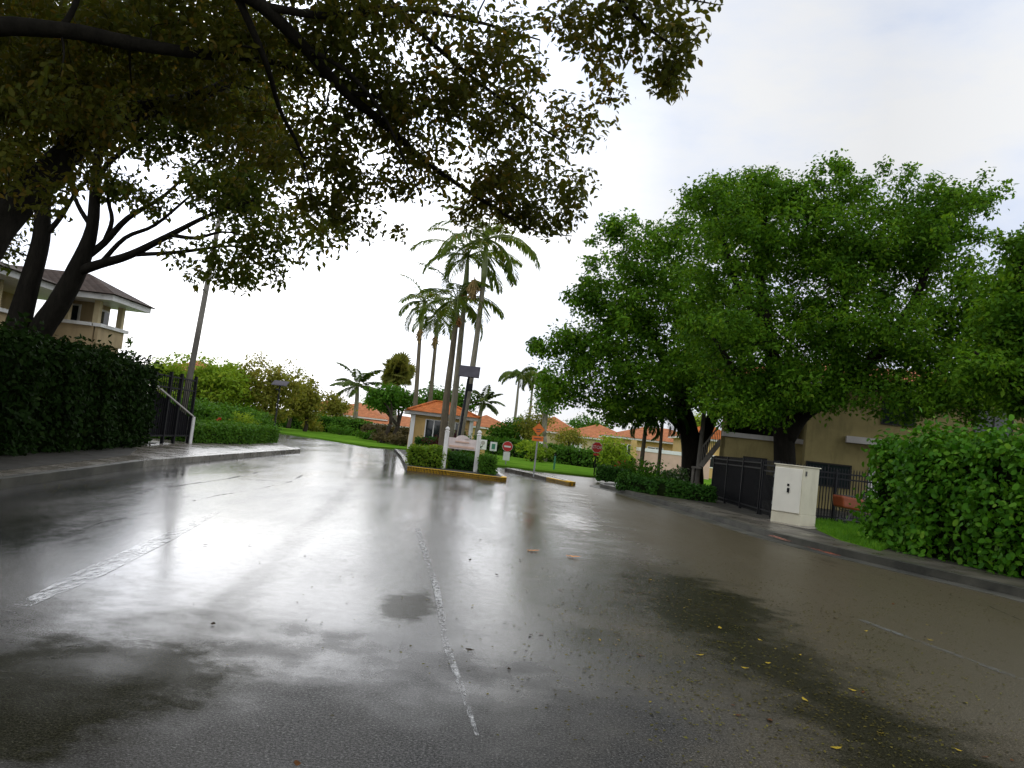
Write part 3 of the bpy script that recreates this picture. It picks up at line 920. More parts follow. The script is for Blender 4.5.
tree('shade_tree', 'dark spreading tree whose olive boughs hang over the left lane and fill the sky', 'trees along the left kerb',
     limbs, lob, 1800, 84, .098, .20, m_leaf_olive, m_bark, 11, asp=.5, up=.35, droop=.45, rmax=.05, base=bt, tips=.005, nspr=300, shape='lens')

b2 = Vector(P(8, 372, 18.5)); b2.z = .15
b2 = Vector((-11.6, 18.6, .15))
limbs = [
    ([b2, P(14, 345, 18.5), P(20, 318, 18.5), P(29, 285, 18.4), P(41, 240, 18.4), P(44, 200, 18.4), P(58, 150, 18.6), P(80, 90, 19)], [.42, .36, .33, .28, .24, .2, .15, .08]),
    ([b2 + Vector((.35, .1, .1)), P(36, 343, 18.6), P(58, 305, 18.5), P(78, 268, 18.4), P(92, 228, 18.3), P(96, 180, 18.3), P(104, 140, 18.4), P(150, 80, 18.8)], [.38, .34, .31, .27, .17, .14, .11, .05]),
    ([P(76, 272, 18.4), P(100, 264, 18.2), P(130, 255, 17.8), P(170, 235, 17.4), P(210, 215, 17), P(255, 200, 16.6)], [.15, .13, .11, .08, .05, .03]),
    ([P(80, 262, 18.4), P(104, 243, 18.4), P(128, 218, 18.2), P(165, 195, 18), P(200, 160, 18)], [.11, .1, .08, .05, .03]),
    ([P(130, 255, 17.8), P(180, 252, 17.4), P(230, 246, 17), P(268, 252, 16.6)], [.06, .05, .03, .015]),
    ([P(41, 240, 18.4), P(60, 218, 18.4), P(78, 190, 18.5), P(100, 170, 18.6)], [.09, .07, .05, .03]),
    ([P(44, 200, 18.4), P(20, 165, 18.4), P(-10, 120, 18.4)], [.12, .09, .05]),
    ([P(40, 235, 18.4), P(42, 205, 18.5), P(30, 160, 18.6), P(40, 110, 18.8)], [.08, .07, .06, .03]),
]
limbs = [(p_, [q_ * .82 for q_ in r_]) for p_, r_ in limbs]
limbs += [
    ([P(96, 180, 18.3), P(112, 160, 18.2), P(140, 140, 18), P(175, 120, 17.8)], [.07, .06, .04, .02]),
    ([P(104, 243, 18.4), P(112, 220, 18.3), P(108, 195, 18.3), P(120, 165, 18.2)], [.06, .05, .035, .015]),
    ([P(92, 228, 18.3), P(78, 205, 18.3), P(70, 180, 18.3), P(75, 150, 18.4)], [.06, .05, .035, .015]),
    ([P(100, 264, 18.2), P(125, 238, 18), P(155, 225, 17.8), P(190, 196, 17.5), P(215, 175, 17.3)], [.06, .05, .04, .025, .012]),
    ([P(44, 200, 18.4), P(58, 185, 18.4), P(66, 160, 18.4)], [.06, .04, .02]),
    ([P(170, 235, 17.4), P(196, 238, 17.2), P(222, 232, 17), P(250, 236, 16.8)], [.05, .04, .025, .012]),
]
lob = lobes_px((20, 110, 18.5, 90, 70, 2.5), (100, 80, 18.5, 100, 66, 2.5), (190, 120, 18, 90, 56, 2.2), (238, 190, 17.2, 50, 34, 1.4), (242, 246, 16.9, 42, 26, 1.0),
               (-40, 200, 18.5, 60, 60, 2.0), (8, 252, 18.5, 14, 16, .7), (228, 268, 16.9, 44, 14, .8), (288, 236, 16.6, 18, 28, .7), (240, 278, 16.8, 30, 12, .6),
               (322, 228, 16.2, 22, 20, .7), (60, 40, 18.5, 130, 70, 2.5), (200, 60, 18.5, 110, 80, 2.4), (280, 140, 17.5, 46, 46, 1.3), (150, 205, 17.8, 16, 10, .5), (115, 190, 18.2, 12, 10, .4), (165, 262, 17.6, 18, 10, .5))
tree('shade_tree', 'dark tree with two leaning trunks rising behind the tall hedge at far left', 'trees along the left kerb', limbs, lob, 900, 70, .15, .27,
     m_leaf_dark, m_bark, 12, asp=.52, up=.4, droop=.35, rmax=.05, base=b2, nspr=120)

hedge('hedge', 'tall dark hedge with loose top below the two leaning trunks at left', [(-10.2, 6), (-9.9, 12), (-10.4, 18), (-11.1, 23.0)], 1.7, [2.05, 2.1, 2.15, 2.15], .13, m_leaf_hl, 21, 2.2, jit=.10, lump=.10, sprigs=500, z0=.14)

# ------------------------------------------------------------------ left apartment block
xb = -16.7
root = empty('apartment_building', (xb, 24, 0), 'two storey tan apartment block with brown tiled roof behind the left trunks', 'building')
R = lambda mb, n, mt, par=None, **k: mb.build(n, mt, par or root, **k)
w = MB()
w.box((xb - 5, 21, 1.55), (10, 18, 3.1))                        # lower storey
w.box((xb - 6.0, 21, 4.0), (8, 18, 1.8))                        # upper wall set back behind the gallery
w.box((xb + .86, 29.35, 1.6), (1.72, 1.9, 3.2)); w.box((xb + .4, 29.75, 4.0), (1.6, 1.1, 1.6))                    # projecting bay
w.box((xb - .06, 19.6, 3.4), (.12, 15.2, .62))                    # gallery parapet
w.box((-14.93, 29.37, 3.5), (.12, 1.9, .6)); w.box((xb + .86, 28.46, 3.5), (1.6, .12, .6))
R(w, 'wall', m_beige)
t = MB()
t.box((xb + .03, 19.6, 3.76), (.26, 15.2, .12)); t.box((-14.9, 29.4, 3.86), (.28, 2.1, .12)); t.box((xb + .86, 28.40, 3.862), (1.5, .22, .118))
R(t, 'trim', m_white)
c = MB()
for y in (14.5, 17.2, 20.0, 22.8, 25.6): R(MB().box((xb - .05, y, 4.3), (.16, .16, 1.06)), 'column', m_tan2)
for x, y in ((-15.02, 28.5), (-15.02, 30.2)): R(MB().box((x, y, 4.36), (.2, .2, .92)), 'column', m_tan2)
R(MB().box((xb + .6, 28.5, 4.36), (.2, .2, .92)), 'column', m_tan2)
eave = MB()
def hip(mb, x0, x1, y0, y1, z, rise, ridge_in):
    xm = (x0 + x1) / 2; ym = (y0 + y1) / 2
    if (x1 - x0) <= (y1 - y0): a, b = (xm, y0 + ridge_in, z + rise), (xm, y1 - ridge_in, z + rise)
    else: a, b = (x0 + ridge_in, ym, z + rise), (x1 - ridge_in, ym, z + rise)
    A, B, Cc, D = (x0, y0, z), (x1, y0, z), (x1, y1, z), (x0, y1, z)
    if (x1 - x0) <= (y1 - y0):
        mb.add([A, B, Cc, D, a, b], [(0, 1, 4), (1, 2, 5, 4), (2, 3, 5), (3, 0, 4, 5), (3, 2, 1, 0)])
    else:
        mb.add([A, B, Cc, D, a, b], [(0, 1, 5, 4), (1, 2, 5), (2, 3, 4, 5), (3, 0, 4), (3, 2, 1, 0)])
eave.box((xb - 4.7, 20.6, 4.83), (11.2, 19.4, .2)); eave.box((xb + 1.35, 29.4, 4.83), (2.2, 3.0, .196))
R(eave, 'fascia', m_white)
rf = MB(); hip(rf, xb - 10.5, xb + 1.1, 10.8, 30.6, 4.94, 1.5, 4.5); hip(rf, xb - 4.5, xb + 2.6, 27.7, 31.1, 4.945, .85, 1.9)
R(rf, 'roof', m_browntile)
for y, wd in ((15.6, 1.3), (18.8, 1.1), (21.6, 1.3), (24.6, 1.2)):
    f = R(MB().box((xb - 1.96, y, 4.1), (.08, wd, 1.3)), 'window', m_white)
    MB().box((xb - 1.91, y, 4.1), (.04, wd - .2, 1.1)).build('pane', m_glass, f)
f = R(MB().box((xb + 1.22, 29.75, 4.15), (.08, .8, .8)), 'window', m_white)
MB().box((xb + 1.27, 29.75, 4.15), (.04, .66, .66)).build('pane', m_glass, f)
f = R(MB().box((xb + .3, 29.18, 4.15), (.8, .08, .9)), 'window', m_white)
MB().box((xb + .3, 29.13, 4.15), (.66, .04, .76)).build('pane', m_glass, f)
for y in (20.2, 26.0):
    s_ = MB()
    for k in range(9): s_.box((xb - 1.5, y, 3.75 + k * .11), (.03, .6, .08))
    s_.box((xb - 1.5, y - .32, 4.2), (.04, .05, 1.1)); s_.box((xb - 1.5, y + .32, 4.2), (.04, .05, 1.1))
    R(s_, 'shutter', m_white)
ivy = shrub('climbing_vine', 'leafy vine climbing the far corner of the tan apartment block', (-14.72, 30.6, .15), .34, 2.25, .14, m_leaf_fard, 31, 1300, 'vine', ry=.4)

# ------------------------------------------------------------------ left gate, pole, hedges
A, B = G(146, 444, .13), G(188, 443, .13)
gate_d = (B - A)
root = empty('metal_fence', A, 'black metal fence bay with open bars above a sloping dark screen beside the pole', 'fence')
def fp(t, z): q = A + gate_d * t; return (q.x, q.y, .13 + z)
ln = gate_d.length
for t_ in (0, .34, .6, .98): MB().beam(fp(t_, 0), fp(t_, 2.25), .09, .09).build('post', m_black, root)
rl = MB()
for z in (2.1, 1.75, .25): rl.beam(fp(0, z), fp(1, z), .05, .05)
n_b = int(ln / .16)
for k in range(1, n_b): rl.beam(fp(k / n_b, .25), fp(k / n_b, 2.1), .018, .018)
rl.build('bars', m_black, root)
nb = Vector((-gate_d.y, gate_d.x, 0)).normalized() * .09
q = [Vector(fp(0, .22)), Vector(fp(1, .22)), Vector(fp(1, .86)), Vector(fp(0, 1.72))]
MB().add([v + nb for v in q] + [v + nb * 1.5 for v in q], [(0, 1, 2, 3), (7, 6, 5, 4), (0, 4, 5, 1), (1, 5, 6, 2), (2, 6, 7, 3), (3, 7, 4, 0)]).build('screen', m_screen, root)
MB().beam(Vector(fp(0, 1.75)) - nb * .7, Vector(fp(1, .9)) - nb * .7,   .045, .045).build('handrail', m_grey, root)
pb = G(188.5, 443, .13)
tag(MB().prism([(pb.x - .09, pb.y - .09), (pb.x + .09, pb.y - .09), (pb.x + .09, pb.y + .09), (pb.x - .09, pb.y + .09)], .1, 1.02).build('post', m_white, bevel=.02), 'short white square post at the foot of the leaning grey pole', 'post')
pb = Vector((G(178, 439.5, .13)))
root = empty('utility_pole', pb, 'tall weathered grey utility pole rising into the dark boughs', 'utility pole')
MB().tube([pb, pb + Vector((.14, 0, 3)), pb + Vector((.42, 0, 9.4))], [.12, .105, .08], 12).build('shaft', m_pole, root, smooth=True)
MB().box((pb.x + .42, pb.y, 8.9), (2.0, .1, .12)).build('crossarm', m_pole, root)
for dx in (-.85, -.3, .45, .95): MB().lathe((pb.x + .42 + dx, pb.y, 8.96), [(.03, 0), (.05, .05), (.03, .09), (.055, .13), (.02, .2)], 8).build('insulator', m_pole, root, smooth=True)

hedge('hedge', 'low clipped bright green hedge to the right of the grey pole', [G(196, 443, .13)[:2], G(240, 444, .13)[:2], G(276, 442.5, .13)[:2]], 2.3, .60, .10, m_leaf_box, 22, 2.4, front=True, jit=.035, lump=.02, z0=.14)
hedge('hedge', 'taller rough green hedge behind the low clipped hedge at left', [(-16.2, 37), (-15.6, 44), (-15.4, 50)], 1.6, [1.25, 1.15, 1.0], .16, m_leaf_box, 23, 2.0, jit=.09, lump=.12, z0=.12, sprigs=120)
c_ = G(232, 427, .12)
for i, (u, Y, rx, rz, mt, lb) in enumerate([(214, 40, 1.0, .72, m_leaf_fard, 'rounded green shrub behind the low hedge nearest the grey pole'), (244, 43, 1.0, .62, m_leaf_far, 'loose light green shrub in the middle behind the low hedge'),
                                           (262, 44, 1.0, .55, m_leaf_fard, 'dark rounded shrub behind the low hedge beside the lamp post')]):
    p = P(u, 430, Y); shrub('shrub', lb, (p.x, Y, .12), rx, rz, .14, mt, 40 + i, 900, group='shrubs behind the low hedge')
fl = P(221, 424, 38.6); shrub('flowering_plant', 'small plant with orange flowers behind the low clipped hedge', (fl.x, 38.6, .12), .3, .45, .13, m_leaf_flower, 47, 60, 'plant')

# lamp with flat solar head
def solar_lamp(u, v, z, top, label, w, d, tilt):
    b = G(u, v, z)
    root = empty('solar_lamp', b, label, 'lamp post')
    MB().tube([b, b + Vector((0, 0, .3)), b + Vector((0, 0, .32)), b + Vector((0, 0, top))], [.085, .085, .055, .05], 10).build('pole', m_black, root, smooth=True)
    MB().beam(b + Vector((0, -.02, top - .5)), b + Vector((0, -.35, top - .35)), .05, .05).build('lamp_arm', m_black, root)
    MB().lathe((b.x, b.y - .42, b.z + top - .42), [(.05, 0), (.16, .03), (.16, .09), (.05, .14)], 12).build('lamp_head', m_black, root, smooth=True)
    mb = MB()
    c = b + Vector((0, 0, top + .12))
    ct, st_ = math.cos(tilt), math.sin(tilt)
    vs = []
    for dz in (0, .05):
        for x, y in ((-w / 2, -d / 2), (w / 2, -d / 2), (w / 2, d / 2), (-w / 2, d / 2)):
            vs.append((c.x + x, c.y + y * ct, c.z + y * st_ + dz))
    mb.add(vs, [(3, 2, 1, 0), (4, 5, 6, 7), (0, 1, 5, 4), (1, 2, 6, 5), (2, 3, 7, 6), (3, 0, 4, 7)]).build('solar_panel', m_panel, root)
    MB().tube([b + Vector((0, 0, top - .1)), c], .07, 8).build('bracket', m_black, root)
    return root
solar_lamp(274, 431, .12, 3.35, 'black lamp post with small purplish flat panel behind the low hedge', 1.1, .8, rad(25))
SY = 37.0
sb = P(461.5, 432, SY); b_ = Vector((sb.x - .12, SY, .14))
root = empty('solar_lamp', b_, 'tall black lamp pole with tilted grey solar panel among the three palms', 'lamp post')
tp = P(468.5, 379, SY)
MB().tube([b_, b_ + Vector((0, 0, .3)), (b_.x, b_.y, .5), (tp.x, SY, tp.z)], [.1, .1, .075, .06], 10).build('pole', m_black, root, smooth=True)
pc = P(469.5, 372, SY)
ct, st_ = math.cos(rad(58)), math.sin(rad(58)); vs = []
for dz in (0, .05):
    for x, y in ((-.48, -.31), (.48, -.31), (.48, .31), (-.48, .31)): vs.append((pc.x + x, pc.y + y * ct - dz * st_, pc.z + y * st_ + dz * ct))
MB().add(vs, [(3, 2, 1, 0), (4, 5, 6, 7), (0, 1, 5, 4), (1, 2, 6, 5), (2, 3, 7, 6), (3, 0, 4, 7)]).build('solar_panel', m_panel, root)
MB().box((pc.x + .12, SY - .08, pc.z - .72), (.22, .22, .34)).build('battery_box', m_black, root)
MB().tube([(tp.x, SY, tp.z - .1), (pc.x, pc.y + .03, pc.z)], .05, 8).build('bracket', m_black, root)

# ------------------------------------------------------------------ guardhouse
gz = .14
gc = P(443, 430, 47.5)
root = empty('guardhouse', (gc.x - .36, 48.6, gz), 'small tan guardhouse with hipped orange tile roof on the kerbed island', 'guardhouse', rz=rad(11))
k = dict(world=False)
root.scale = (1.0, 1.0, .9)
gw = MB(); gw.box((0, 0, 1.2), (3.3, 3.0, 2.4))
gw.build('wall', m_tan, root, **k)
cb = MB(); cb.box((-1.72, -1.62, 1.2), (.22, .16, 2.38)); cb.build('column', m_white, root, **k)
cb = MB(); cb.box((1.72, -1.62, 1.2), (.22, .16, 2.38)); cb.build('column', m_white, root, **k)
fs_ = MB(); fs_.box((0, 0, 2.5), (4.1, 3.8, .22)); fs_.build('fascia', m_grey, root, **k)
rf = MB(); hip(rf, -2.14, 2.14, -2.0, 2.0, 2.613, .82, 1.75); rf.build('roof', m_tile, root, **k)
rc = MB()
for a, b in (((-2.12, -1.98, 2.64), (-.39, 0, 3.44)), ((2.12, -1.98, 2.64), (.39, 0, 3.44)), ((-.39, 0, 3.44), (.39, 0, 3.44))): rc.tube([a, b], .09, 8)
rc.build('ridge_tiles', m_tile, root, **k)
for x0, x1 in ((-.95, .0), (.25, 1.3)):
    xc, ww = (x0 + x1) / 2, x1 - x0
    fr = MB()
    for dx in (-ww / 2, 0.0, ww / 2): fr.box((xc + dx, -1.515, 1.5), (.06, .07, 1.3))
    for dz in (-.65, .65): fr.box((xc, -1.514, 1.5 + dz), (ww + .06, .068, .06))
    f = fr.build('window', m_white, root, **k)
    MB().box((xc, -1.512, 1.5), (ww - .04, .03, 1.26)).build('pane', m_glass, f, world=False)
f = MB().box((-1.66, .1, 1.05), (.07, .95, 2.05)).build('door', m_white, root, **k)
MB().box((-1.70, .1, 1.5), (.03, .65, .9)).build('pane', m_glass, f, world=False)
root2 = root

# island planting
fz = .145
hedge('hedge', 'low lime green hedge on the guardhouse island left of the sign board', [(P(407, 466, 29.2).x, 29.2), (P(442, 469, 29.2).x, 29.2)], 2.0, .62, .085, m_leaf_lime, 24, 2.4, front=True, jit=.05, lump=.05, z0=fz)
hedge('hedge', 'low green hedge on the island nose between the sign and the yellow kerb tip', [(P(481, 473, 28.8).x, 28.8), (P(493, 475, 28.8).x, 28.8)], 1.5, .58, .085, m_leaf_box, 25, 2.4, front=True, jit=.05, lump=.05, z0=fz)
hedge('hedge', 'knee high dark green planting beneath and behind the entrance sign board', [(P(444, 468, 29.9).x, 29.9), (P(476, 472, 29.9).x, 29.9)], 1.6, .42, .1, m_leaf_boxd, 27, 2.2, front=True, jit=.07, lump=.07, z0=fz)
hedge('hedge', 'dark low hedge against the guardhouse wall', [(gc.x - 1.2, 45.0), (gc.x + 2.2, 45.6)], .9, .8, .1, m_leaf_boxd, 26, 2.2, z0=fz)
for i, (u, Y, rx, rz, mt, lb) in enumerate([
        (437, 41, .8, .62, m_leaf_red, 'dark purple leaved shrub to the left of the white sign posts'),
        (457, 42.5, .75, .95, m_leaf_red, 'tall reddish purple shrub behind the sign board'),
        (469, 40, .55, .78, m_leaf_fard, 'dark green bush behind the right sign post'),
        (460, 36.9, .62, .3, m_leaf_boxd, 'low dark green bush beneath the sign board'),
        (447, 43.5, .6, .9, m_leaf_lime, 'yellow green shrub beside the guardhouse window')]):
    p = P(u, 450, Y); shrub('shrub', lb, (p.x, Y, fz), rx, rz, .17, mt, 60 + i, 700, group='shrubs on the guardhouse island', asp=.3)

# entrance sign
pL, pR = G(443.0, 468.6, fz), G(475.0, 471.5, fz)
pR.y = pL.y + .2; pR.x = P(475.3, 470.2, pR.y).x
root = empty('entrance_sign', (pL + pR) / 2, 'low pinkish sign board between two white posts on the island', 'sign')
zt = P(449.5, 431, pL.y).z
for pp in (pL, pR):
    mb = MB(); mb.box((pp.x, pp.y, (fz + zt) / 2 - .02), (.15, .15, zt - fz - .04))
    mb.lathe((pp.x, pp.y, zt - .04), [(.09, 0), (.1, .02), (.05, .05), (.085, .1), (.075, .15), (.0, .2)], 12)
    mb.build('post', m_white, root, bevel=.008)
zb0, zb1 = zt - .62, zt - .22
mid = (pL + pR) / 2; wd = pR.x - pL.x - .15
ang = math.atan2(pR.y - pL.y, pR.x - pL.x)
bd = MB(); bd.box((mid.x, mid.y, (zb0 + zb1) / 2), (wd, .06, zb1 - zb0), ang)
arc = [(mid.x + math.cos(a) * .24 * -1, mid.y - .03, zb1 - .01 + math.sin(a) * .13) for a in np.linspace(0, math.pi, 12)]
bd.add(arc + [(x, y + .06, z) for x, y, z in arc], [tuple(range(12)), tuple(range(23, 11, -1))] + [(i, i + 1, 13 + i, 12 + i) for i in range(11)])
b_o = bd.build('board', m_board, root)
MB().box((mid.x, mid.y - .045, zb0 + .09), (wd - .1, .03, .07), ang).box((mid.x, mid.y - .045, zb0 + .27), (wd * .5, .03, .05), ang).build('board_strip', m_pink, root)

# small signs along the far lane
def sign_post(name, label, u, vb, z, zc, plates, cat='sign', post=m_gpost, group=None):
    b = G(u, vb, z) if not isinstance(u, Vector) else u
    root = empty(name, b, label, cat, group)
    top = max(p[1] for p in plates)
    MB().box((b.x, b.y + .03, (z + top) / 2), (.06, .04, top - z)).build('post', post, root)
    return root, b
def flat(root, b, shape, zc, r, mat, name, dy=0.0, w=None, h=None, dx=0):
    mb = MB()
    if shape == 'oct': mb.disc((b.x, b.y - dy, zc), (0, -1, 0), r, .012, 8, math.pi / 8)
    elif shape == 'disc': mb.disc((b.x, b.y - dy, zc), (0, -1, 0), r, .012, 28)
    elif shape == 'dia': mb.disc((b.x, b.y - dy, zc), (0, -1, 0), r, .012, 4, 0)
    else: mb.box((b.x + dx, b.y - dy, zc), (w, .012, h))
    return mb.build(name, mat, root)
# red round sign with white bar
b = G(505.5, 464.3, .1); zc = P(507.2, 446.5, b.y).z
root, b = sign_post('traffic_sign', 'round red sign with white bar above a small white plaque on the far lawn', b, 0, .1, zc, [(0, zc)])
f = flat(root, b, 'disc', zc, .28, m_signw, 'sign_plate', .02); flat(root, b, 'disc', zc, .262, m_red, 'red_disc', .034); flat(root, b, 'box', zc, 0, m_signw, 'white_bar', .047, .36, .09)
zc2 = P(505.8, 456, b.y).z; flat(root, b, 'box', zc2, 0, m_signw, 'plaque', .02, .36, .46)
# orange diamond sign with plaque
b = G(533.4, 477, .13); zc = P(539.5, 429.5, b.y).z
root, b = sign_post('warning_sign', 'orange diamond sign with small orange plaque on a grey post in the narrow median', b, 0, .13, zc + .2, [(0, zc + .2)])
flat(root, b, 'dia', zc, .245, m_orange, 'diamond_plate', .02)
zc2 = P(538.6, 438.7, b.y).z; flat(root, b, 'box', zc2, 0, m_orange, 'plaque', .02, .44, .2)
flat(root, b, 'box', zc, 0, m_ink, 'symbol', .03, .2, .03); flat(root, b, 'box', zc - .08, 0, m_ink, 'symbol', .03, .14, .03); flat(root, b, 'box', zc2, 0, m_ink, 'symbol', .03, .3, .03)
# stop sign
Ys = 42.5; pz = P(594.5, 470, Ys); b = Vector((pz.x, Ys, .11)); zc = P(596.5, 447.3, Ys).z
root, b = sign_post('stop_sign', 'red octagonal stop sign on a black post behind the dark clipped hedge', b, 0, .11, zc, [(0, zc)], post=m_black)
flat(root, b, 'oct', zc, .30, m_signw, 'sign_plate', .02); flat(root, b, 'oct', zc, .28, m_red, 'red_face', .034)
tcur = bpy.data.curves.new('lettering', 'FONT'); tcur.body = 'STOP'; tcur.size = .235; tcur.align_x = 'CENTER'; tcur.align_y = 'CENTER'; tcur.extrude = .002
tmp = bpy.data.objects.new('lettering_curve', tcur); COL.objects.link(tmp)
lme = bpy.data.meshes.new_from_object(tmp.evaluated_get(bpy.context.evaluated_depsgraph_get()))
bpy.data.objects.remove(tmp); lme.materials.clear(); to = link_mesh('lettering', lme, m_signw, root)
to.location = (0, -.043, zc - .11); to.rotation_euler = (math.pi / 2, 0, 0)
flat(root, b, 'box', zc - .38, 0, m_red, 'plaque', .02, .3, .1)
# white board on tan pedestal
b = G(481.5, 456.5, .1); zc = P(482.5, 444.5, b.y).z
root, b = sign_post('notice_sign', 'white notice board with grey emblem on a tan pedestal right of the entrance sign', b, 0, .1, zc, [(0, zc)])
MB().box((b.x, b.y, (.1 + zc - .35) / 2), (.34, .2, zc - .35 - .1)).build('pedestal', m_tan, root)
flat(root, b, 'box', zc, 0, m_signw, 'board', .12, .52, .66); flat(root, b, 'disc', zc + .12, .14, m_grey, 'emblem', .134)
# small white and green sign
b = G(491.8, 461, .1); zc = P(493.8, 446.5, b.y).z
root, b = sign_post('notice_sign', 'small white sign with green panel on a black post left of the round red sign', b, 0, .1, zc, [(0, zc)], post=m_black)
flat(root, b, 'box', zc, 0, m_signw, 'board', .02, .4, .52); flat(root, b, 'box', zc, 0, m_grn, 'panel', .032, .2, .3)
b = G(553.8, 469.5, .1)
root = empty('marker_post', b, 'short dark green marker post on the far lawn', 'post')
MB().tube([b, b + Vector((0, 0, .75))], .05, 8).build('shaft', m_grn, root); MB().lathe((b.x, b.y, .85), [(.06, 0), (.06, .06), (.02, .1)], 8).build('cap', m_black, root)
b = G(474.5, 457, fz); b.y = 40.5; b.x = P(475, 447, 40.5).x
root = empty('fire_hydrant', (b.x, b.y, fz), 'small yellow hydrant beside the right sign post', 'hydrant')
MB().lathe((b.x, b.y, fz), [(.14, 0), (.14, .05), (.1, .06), (.1, .5), (.13, .52), (.12, .6), (.05, .68), (.04, .74)], 12).build('barrel', m_yellow, root, smooth=True)
MB().tube([(b.x - .18, b.y, fz + .42), (b.x + .18, b.y, fz + .42)], .05, 8).build('outlet', m_yellow, root)

# ------------------------------------------------------------------ palms
def ppath(uv, Y, zb):
    out = []
    for i, (u, v) in enumerate(uv):
        p = P(u, v, Y)
        if i == 0: p.z = zb
        out.append(p)
    return out
PG = 'palms on the guardhouse island'
palm('royal_palm', 'leftmost and shortest of the three clustered palms on the island', PG, ppath([(443, 440), (447, 395), (452, 355), (455.5, 325)], 39, fz), [.2, .17, .15, .14], P(457, 300, 39), 15, 2.9, 71, m_palmdark, m_frond,
     fruit=[(P(457, 322, 39), .3, .35, m_fruit)])
palm('royal_palm', 'middle palm of the island cluster, rust coloured fruit under its crown', PG, ppath([(449.5, 440), (455, 395), (461, 336), (465, 296)], 40, fz), [.19, .16, .14, .12], P(468, 256, 40), 15, 3.1, 72, m_palmbark, m_frond,
     fruit=[(P(461.5, 299, 39.7), .3, .34, m_fruit)])
palm('royal_palm', 'rightmost and tallest palm of the island cluster, straw fruit hanging beside its trunk', PG, ppath([(457, 455), (462, 425), (469, 390), (477, 336), (483, 286)], 38, fz), [.19, .17, .15, .13, .12], P(487, 239, 38), 15, 3.3, 73, m_palmbark, m_frond,
     fruit=[(P(473, 291, 37.8), .36, .68, m_dryfruit)])
FG = 'slim palms beyond the guardhouse'
palm('royal_palm', 'slim palm with round drooping crown, left of two beyond the guardhouse', FG, ppath([(412, 440), (416, 395), (420, 335)], 58, .1), [.2, .17, .13], P(424, 302, 58), 15, 3.1, 74, m_palmdark, m_frond, fruit=[(P(419.5, 336, 57.8), .3, .6, m_dryfruit)])
palm('royal_palm', 'slim palm with smaller crown, right of two beyond the guardhouse', FG, ppath([(427, 440), (431, 392), (435.5, 345)], 60, .1), [.2, .16, .13], P(438, 317, 60), 14, 2.6, 75, m_palmdark, m_frond, fruit=[(P(435, 343, 59.8), .35, .55, m_dryfruit)])
DG = 'distant palms'
palm('coconut_palm', 'coconut palm with ragged upright fronds before the left orange roofs', DG, ppath([(354, 428), (356, 410), (357, 398)], 84, .1), [.28, .24, .22], P(357.5, 386, 84), 15, 3.6, 76, m_palmbark, m_frond2, lw=.14, shaft=False, els=(-.3, 1.4), droop=1.2)
palm('coconut_palm', 'coconut palm showing just right of the guardhouse roof', DG, ppath([(476, 432), (480, 415), (482, 408)], 66, .1), [.2, .18, .16], P(483.5, 403, 66), 13, 2.0, 77, m_palmbark, m_frond2, lw=.12, shaft=False, els=(-.2, 1.3), droop=1.2)
palm('bent_palm', 'tall sparse palm with hooked drooping fronds between guardhouse and big right tree', DG, ppath([(512, 440), (516, 410), (518, 390)], 72, .1), [.16, .13, .1], P(519.5, 377, 72), 9, 2.5, 78, m_palmbark, m_frond2, lw=.09, shaft=False, els=(.2, 1.3), droop=2.6, hang=.9)
palm('bent_palm', 'sparse palm with yellowing fronds against the left edge of the big right tree', DG, ppath([(526, 440), (530, 412), (532, 392)], 74, .1), [.16, .13, .1], P(534, 379, 74), 9, 2.4, 79, m_palmbark, m_frond2, lw=.09, shaft=False, els=(.1, 1.3), droop=2.4, hang=.9)

# cabbage palm: fans on a ball
rng = np.random.default_rng(80)
Yc = 70; cc = np.array(P(398, 372, Yc)); cb_ = P(398, 430, Yc); cb_.z = .1
root = empty('cabbage_palm', cb_, 'fat round headed palm standing left of the guardhouse', 'palm tree', DG)
MB().tube([cb_, (cc[0], Yc, cc[2] * .5), (cc[0], Yc, cc[2] - .7)], [.26, .22, .18], 10).build('trunk', m_palmbark, root, smooth=True)
Q = []
for k_ in range(330):
    d = rng.normal(size=3); d /= np.linalg.norm(d)
    if d[2] < -.75: continue
    R0 = 1.55 * np.array([1, 1, 1.15])
    o = cc + d * R0 * (.05 + .62 * rng.random() ** 1.3)
    s1 = np.cross(d, rng.normal(size=3)); s1 /= max(np.linalg.norm(s1), 1e-6); s2 = np.cross(s1, d)
    for a in np.linspace(-1.5, 1.5, 13):
        dd = d * math.cos(a) + s1 * math.sin(a) + np.array([0, 0, -.22]); dd /= np.linalg.norm(dd)
        w_ = np.cross(dd, s2); w_ /= np.linalg.norm(w_)
        l_ = .85 * (.8 + .3 * rng.random())
        Q.append([o, o + dd * l_ * .5 + w_ * .08, o + dd * l_, o + dd * l_ * .5 - w_ * .08])
quads_mesh('crown', np.array(Q), leafmat('cabbage_frond', (.12, .13, .028), (.20, .21, .045), (.32, .26, .08), .35, .5), root, cb_)

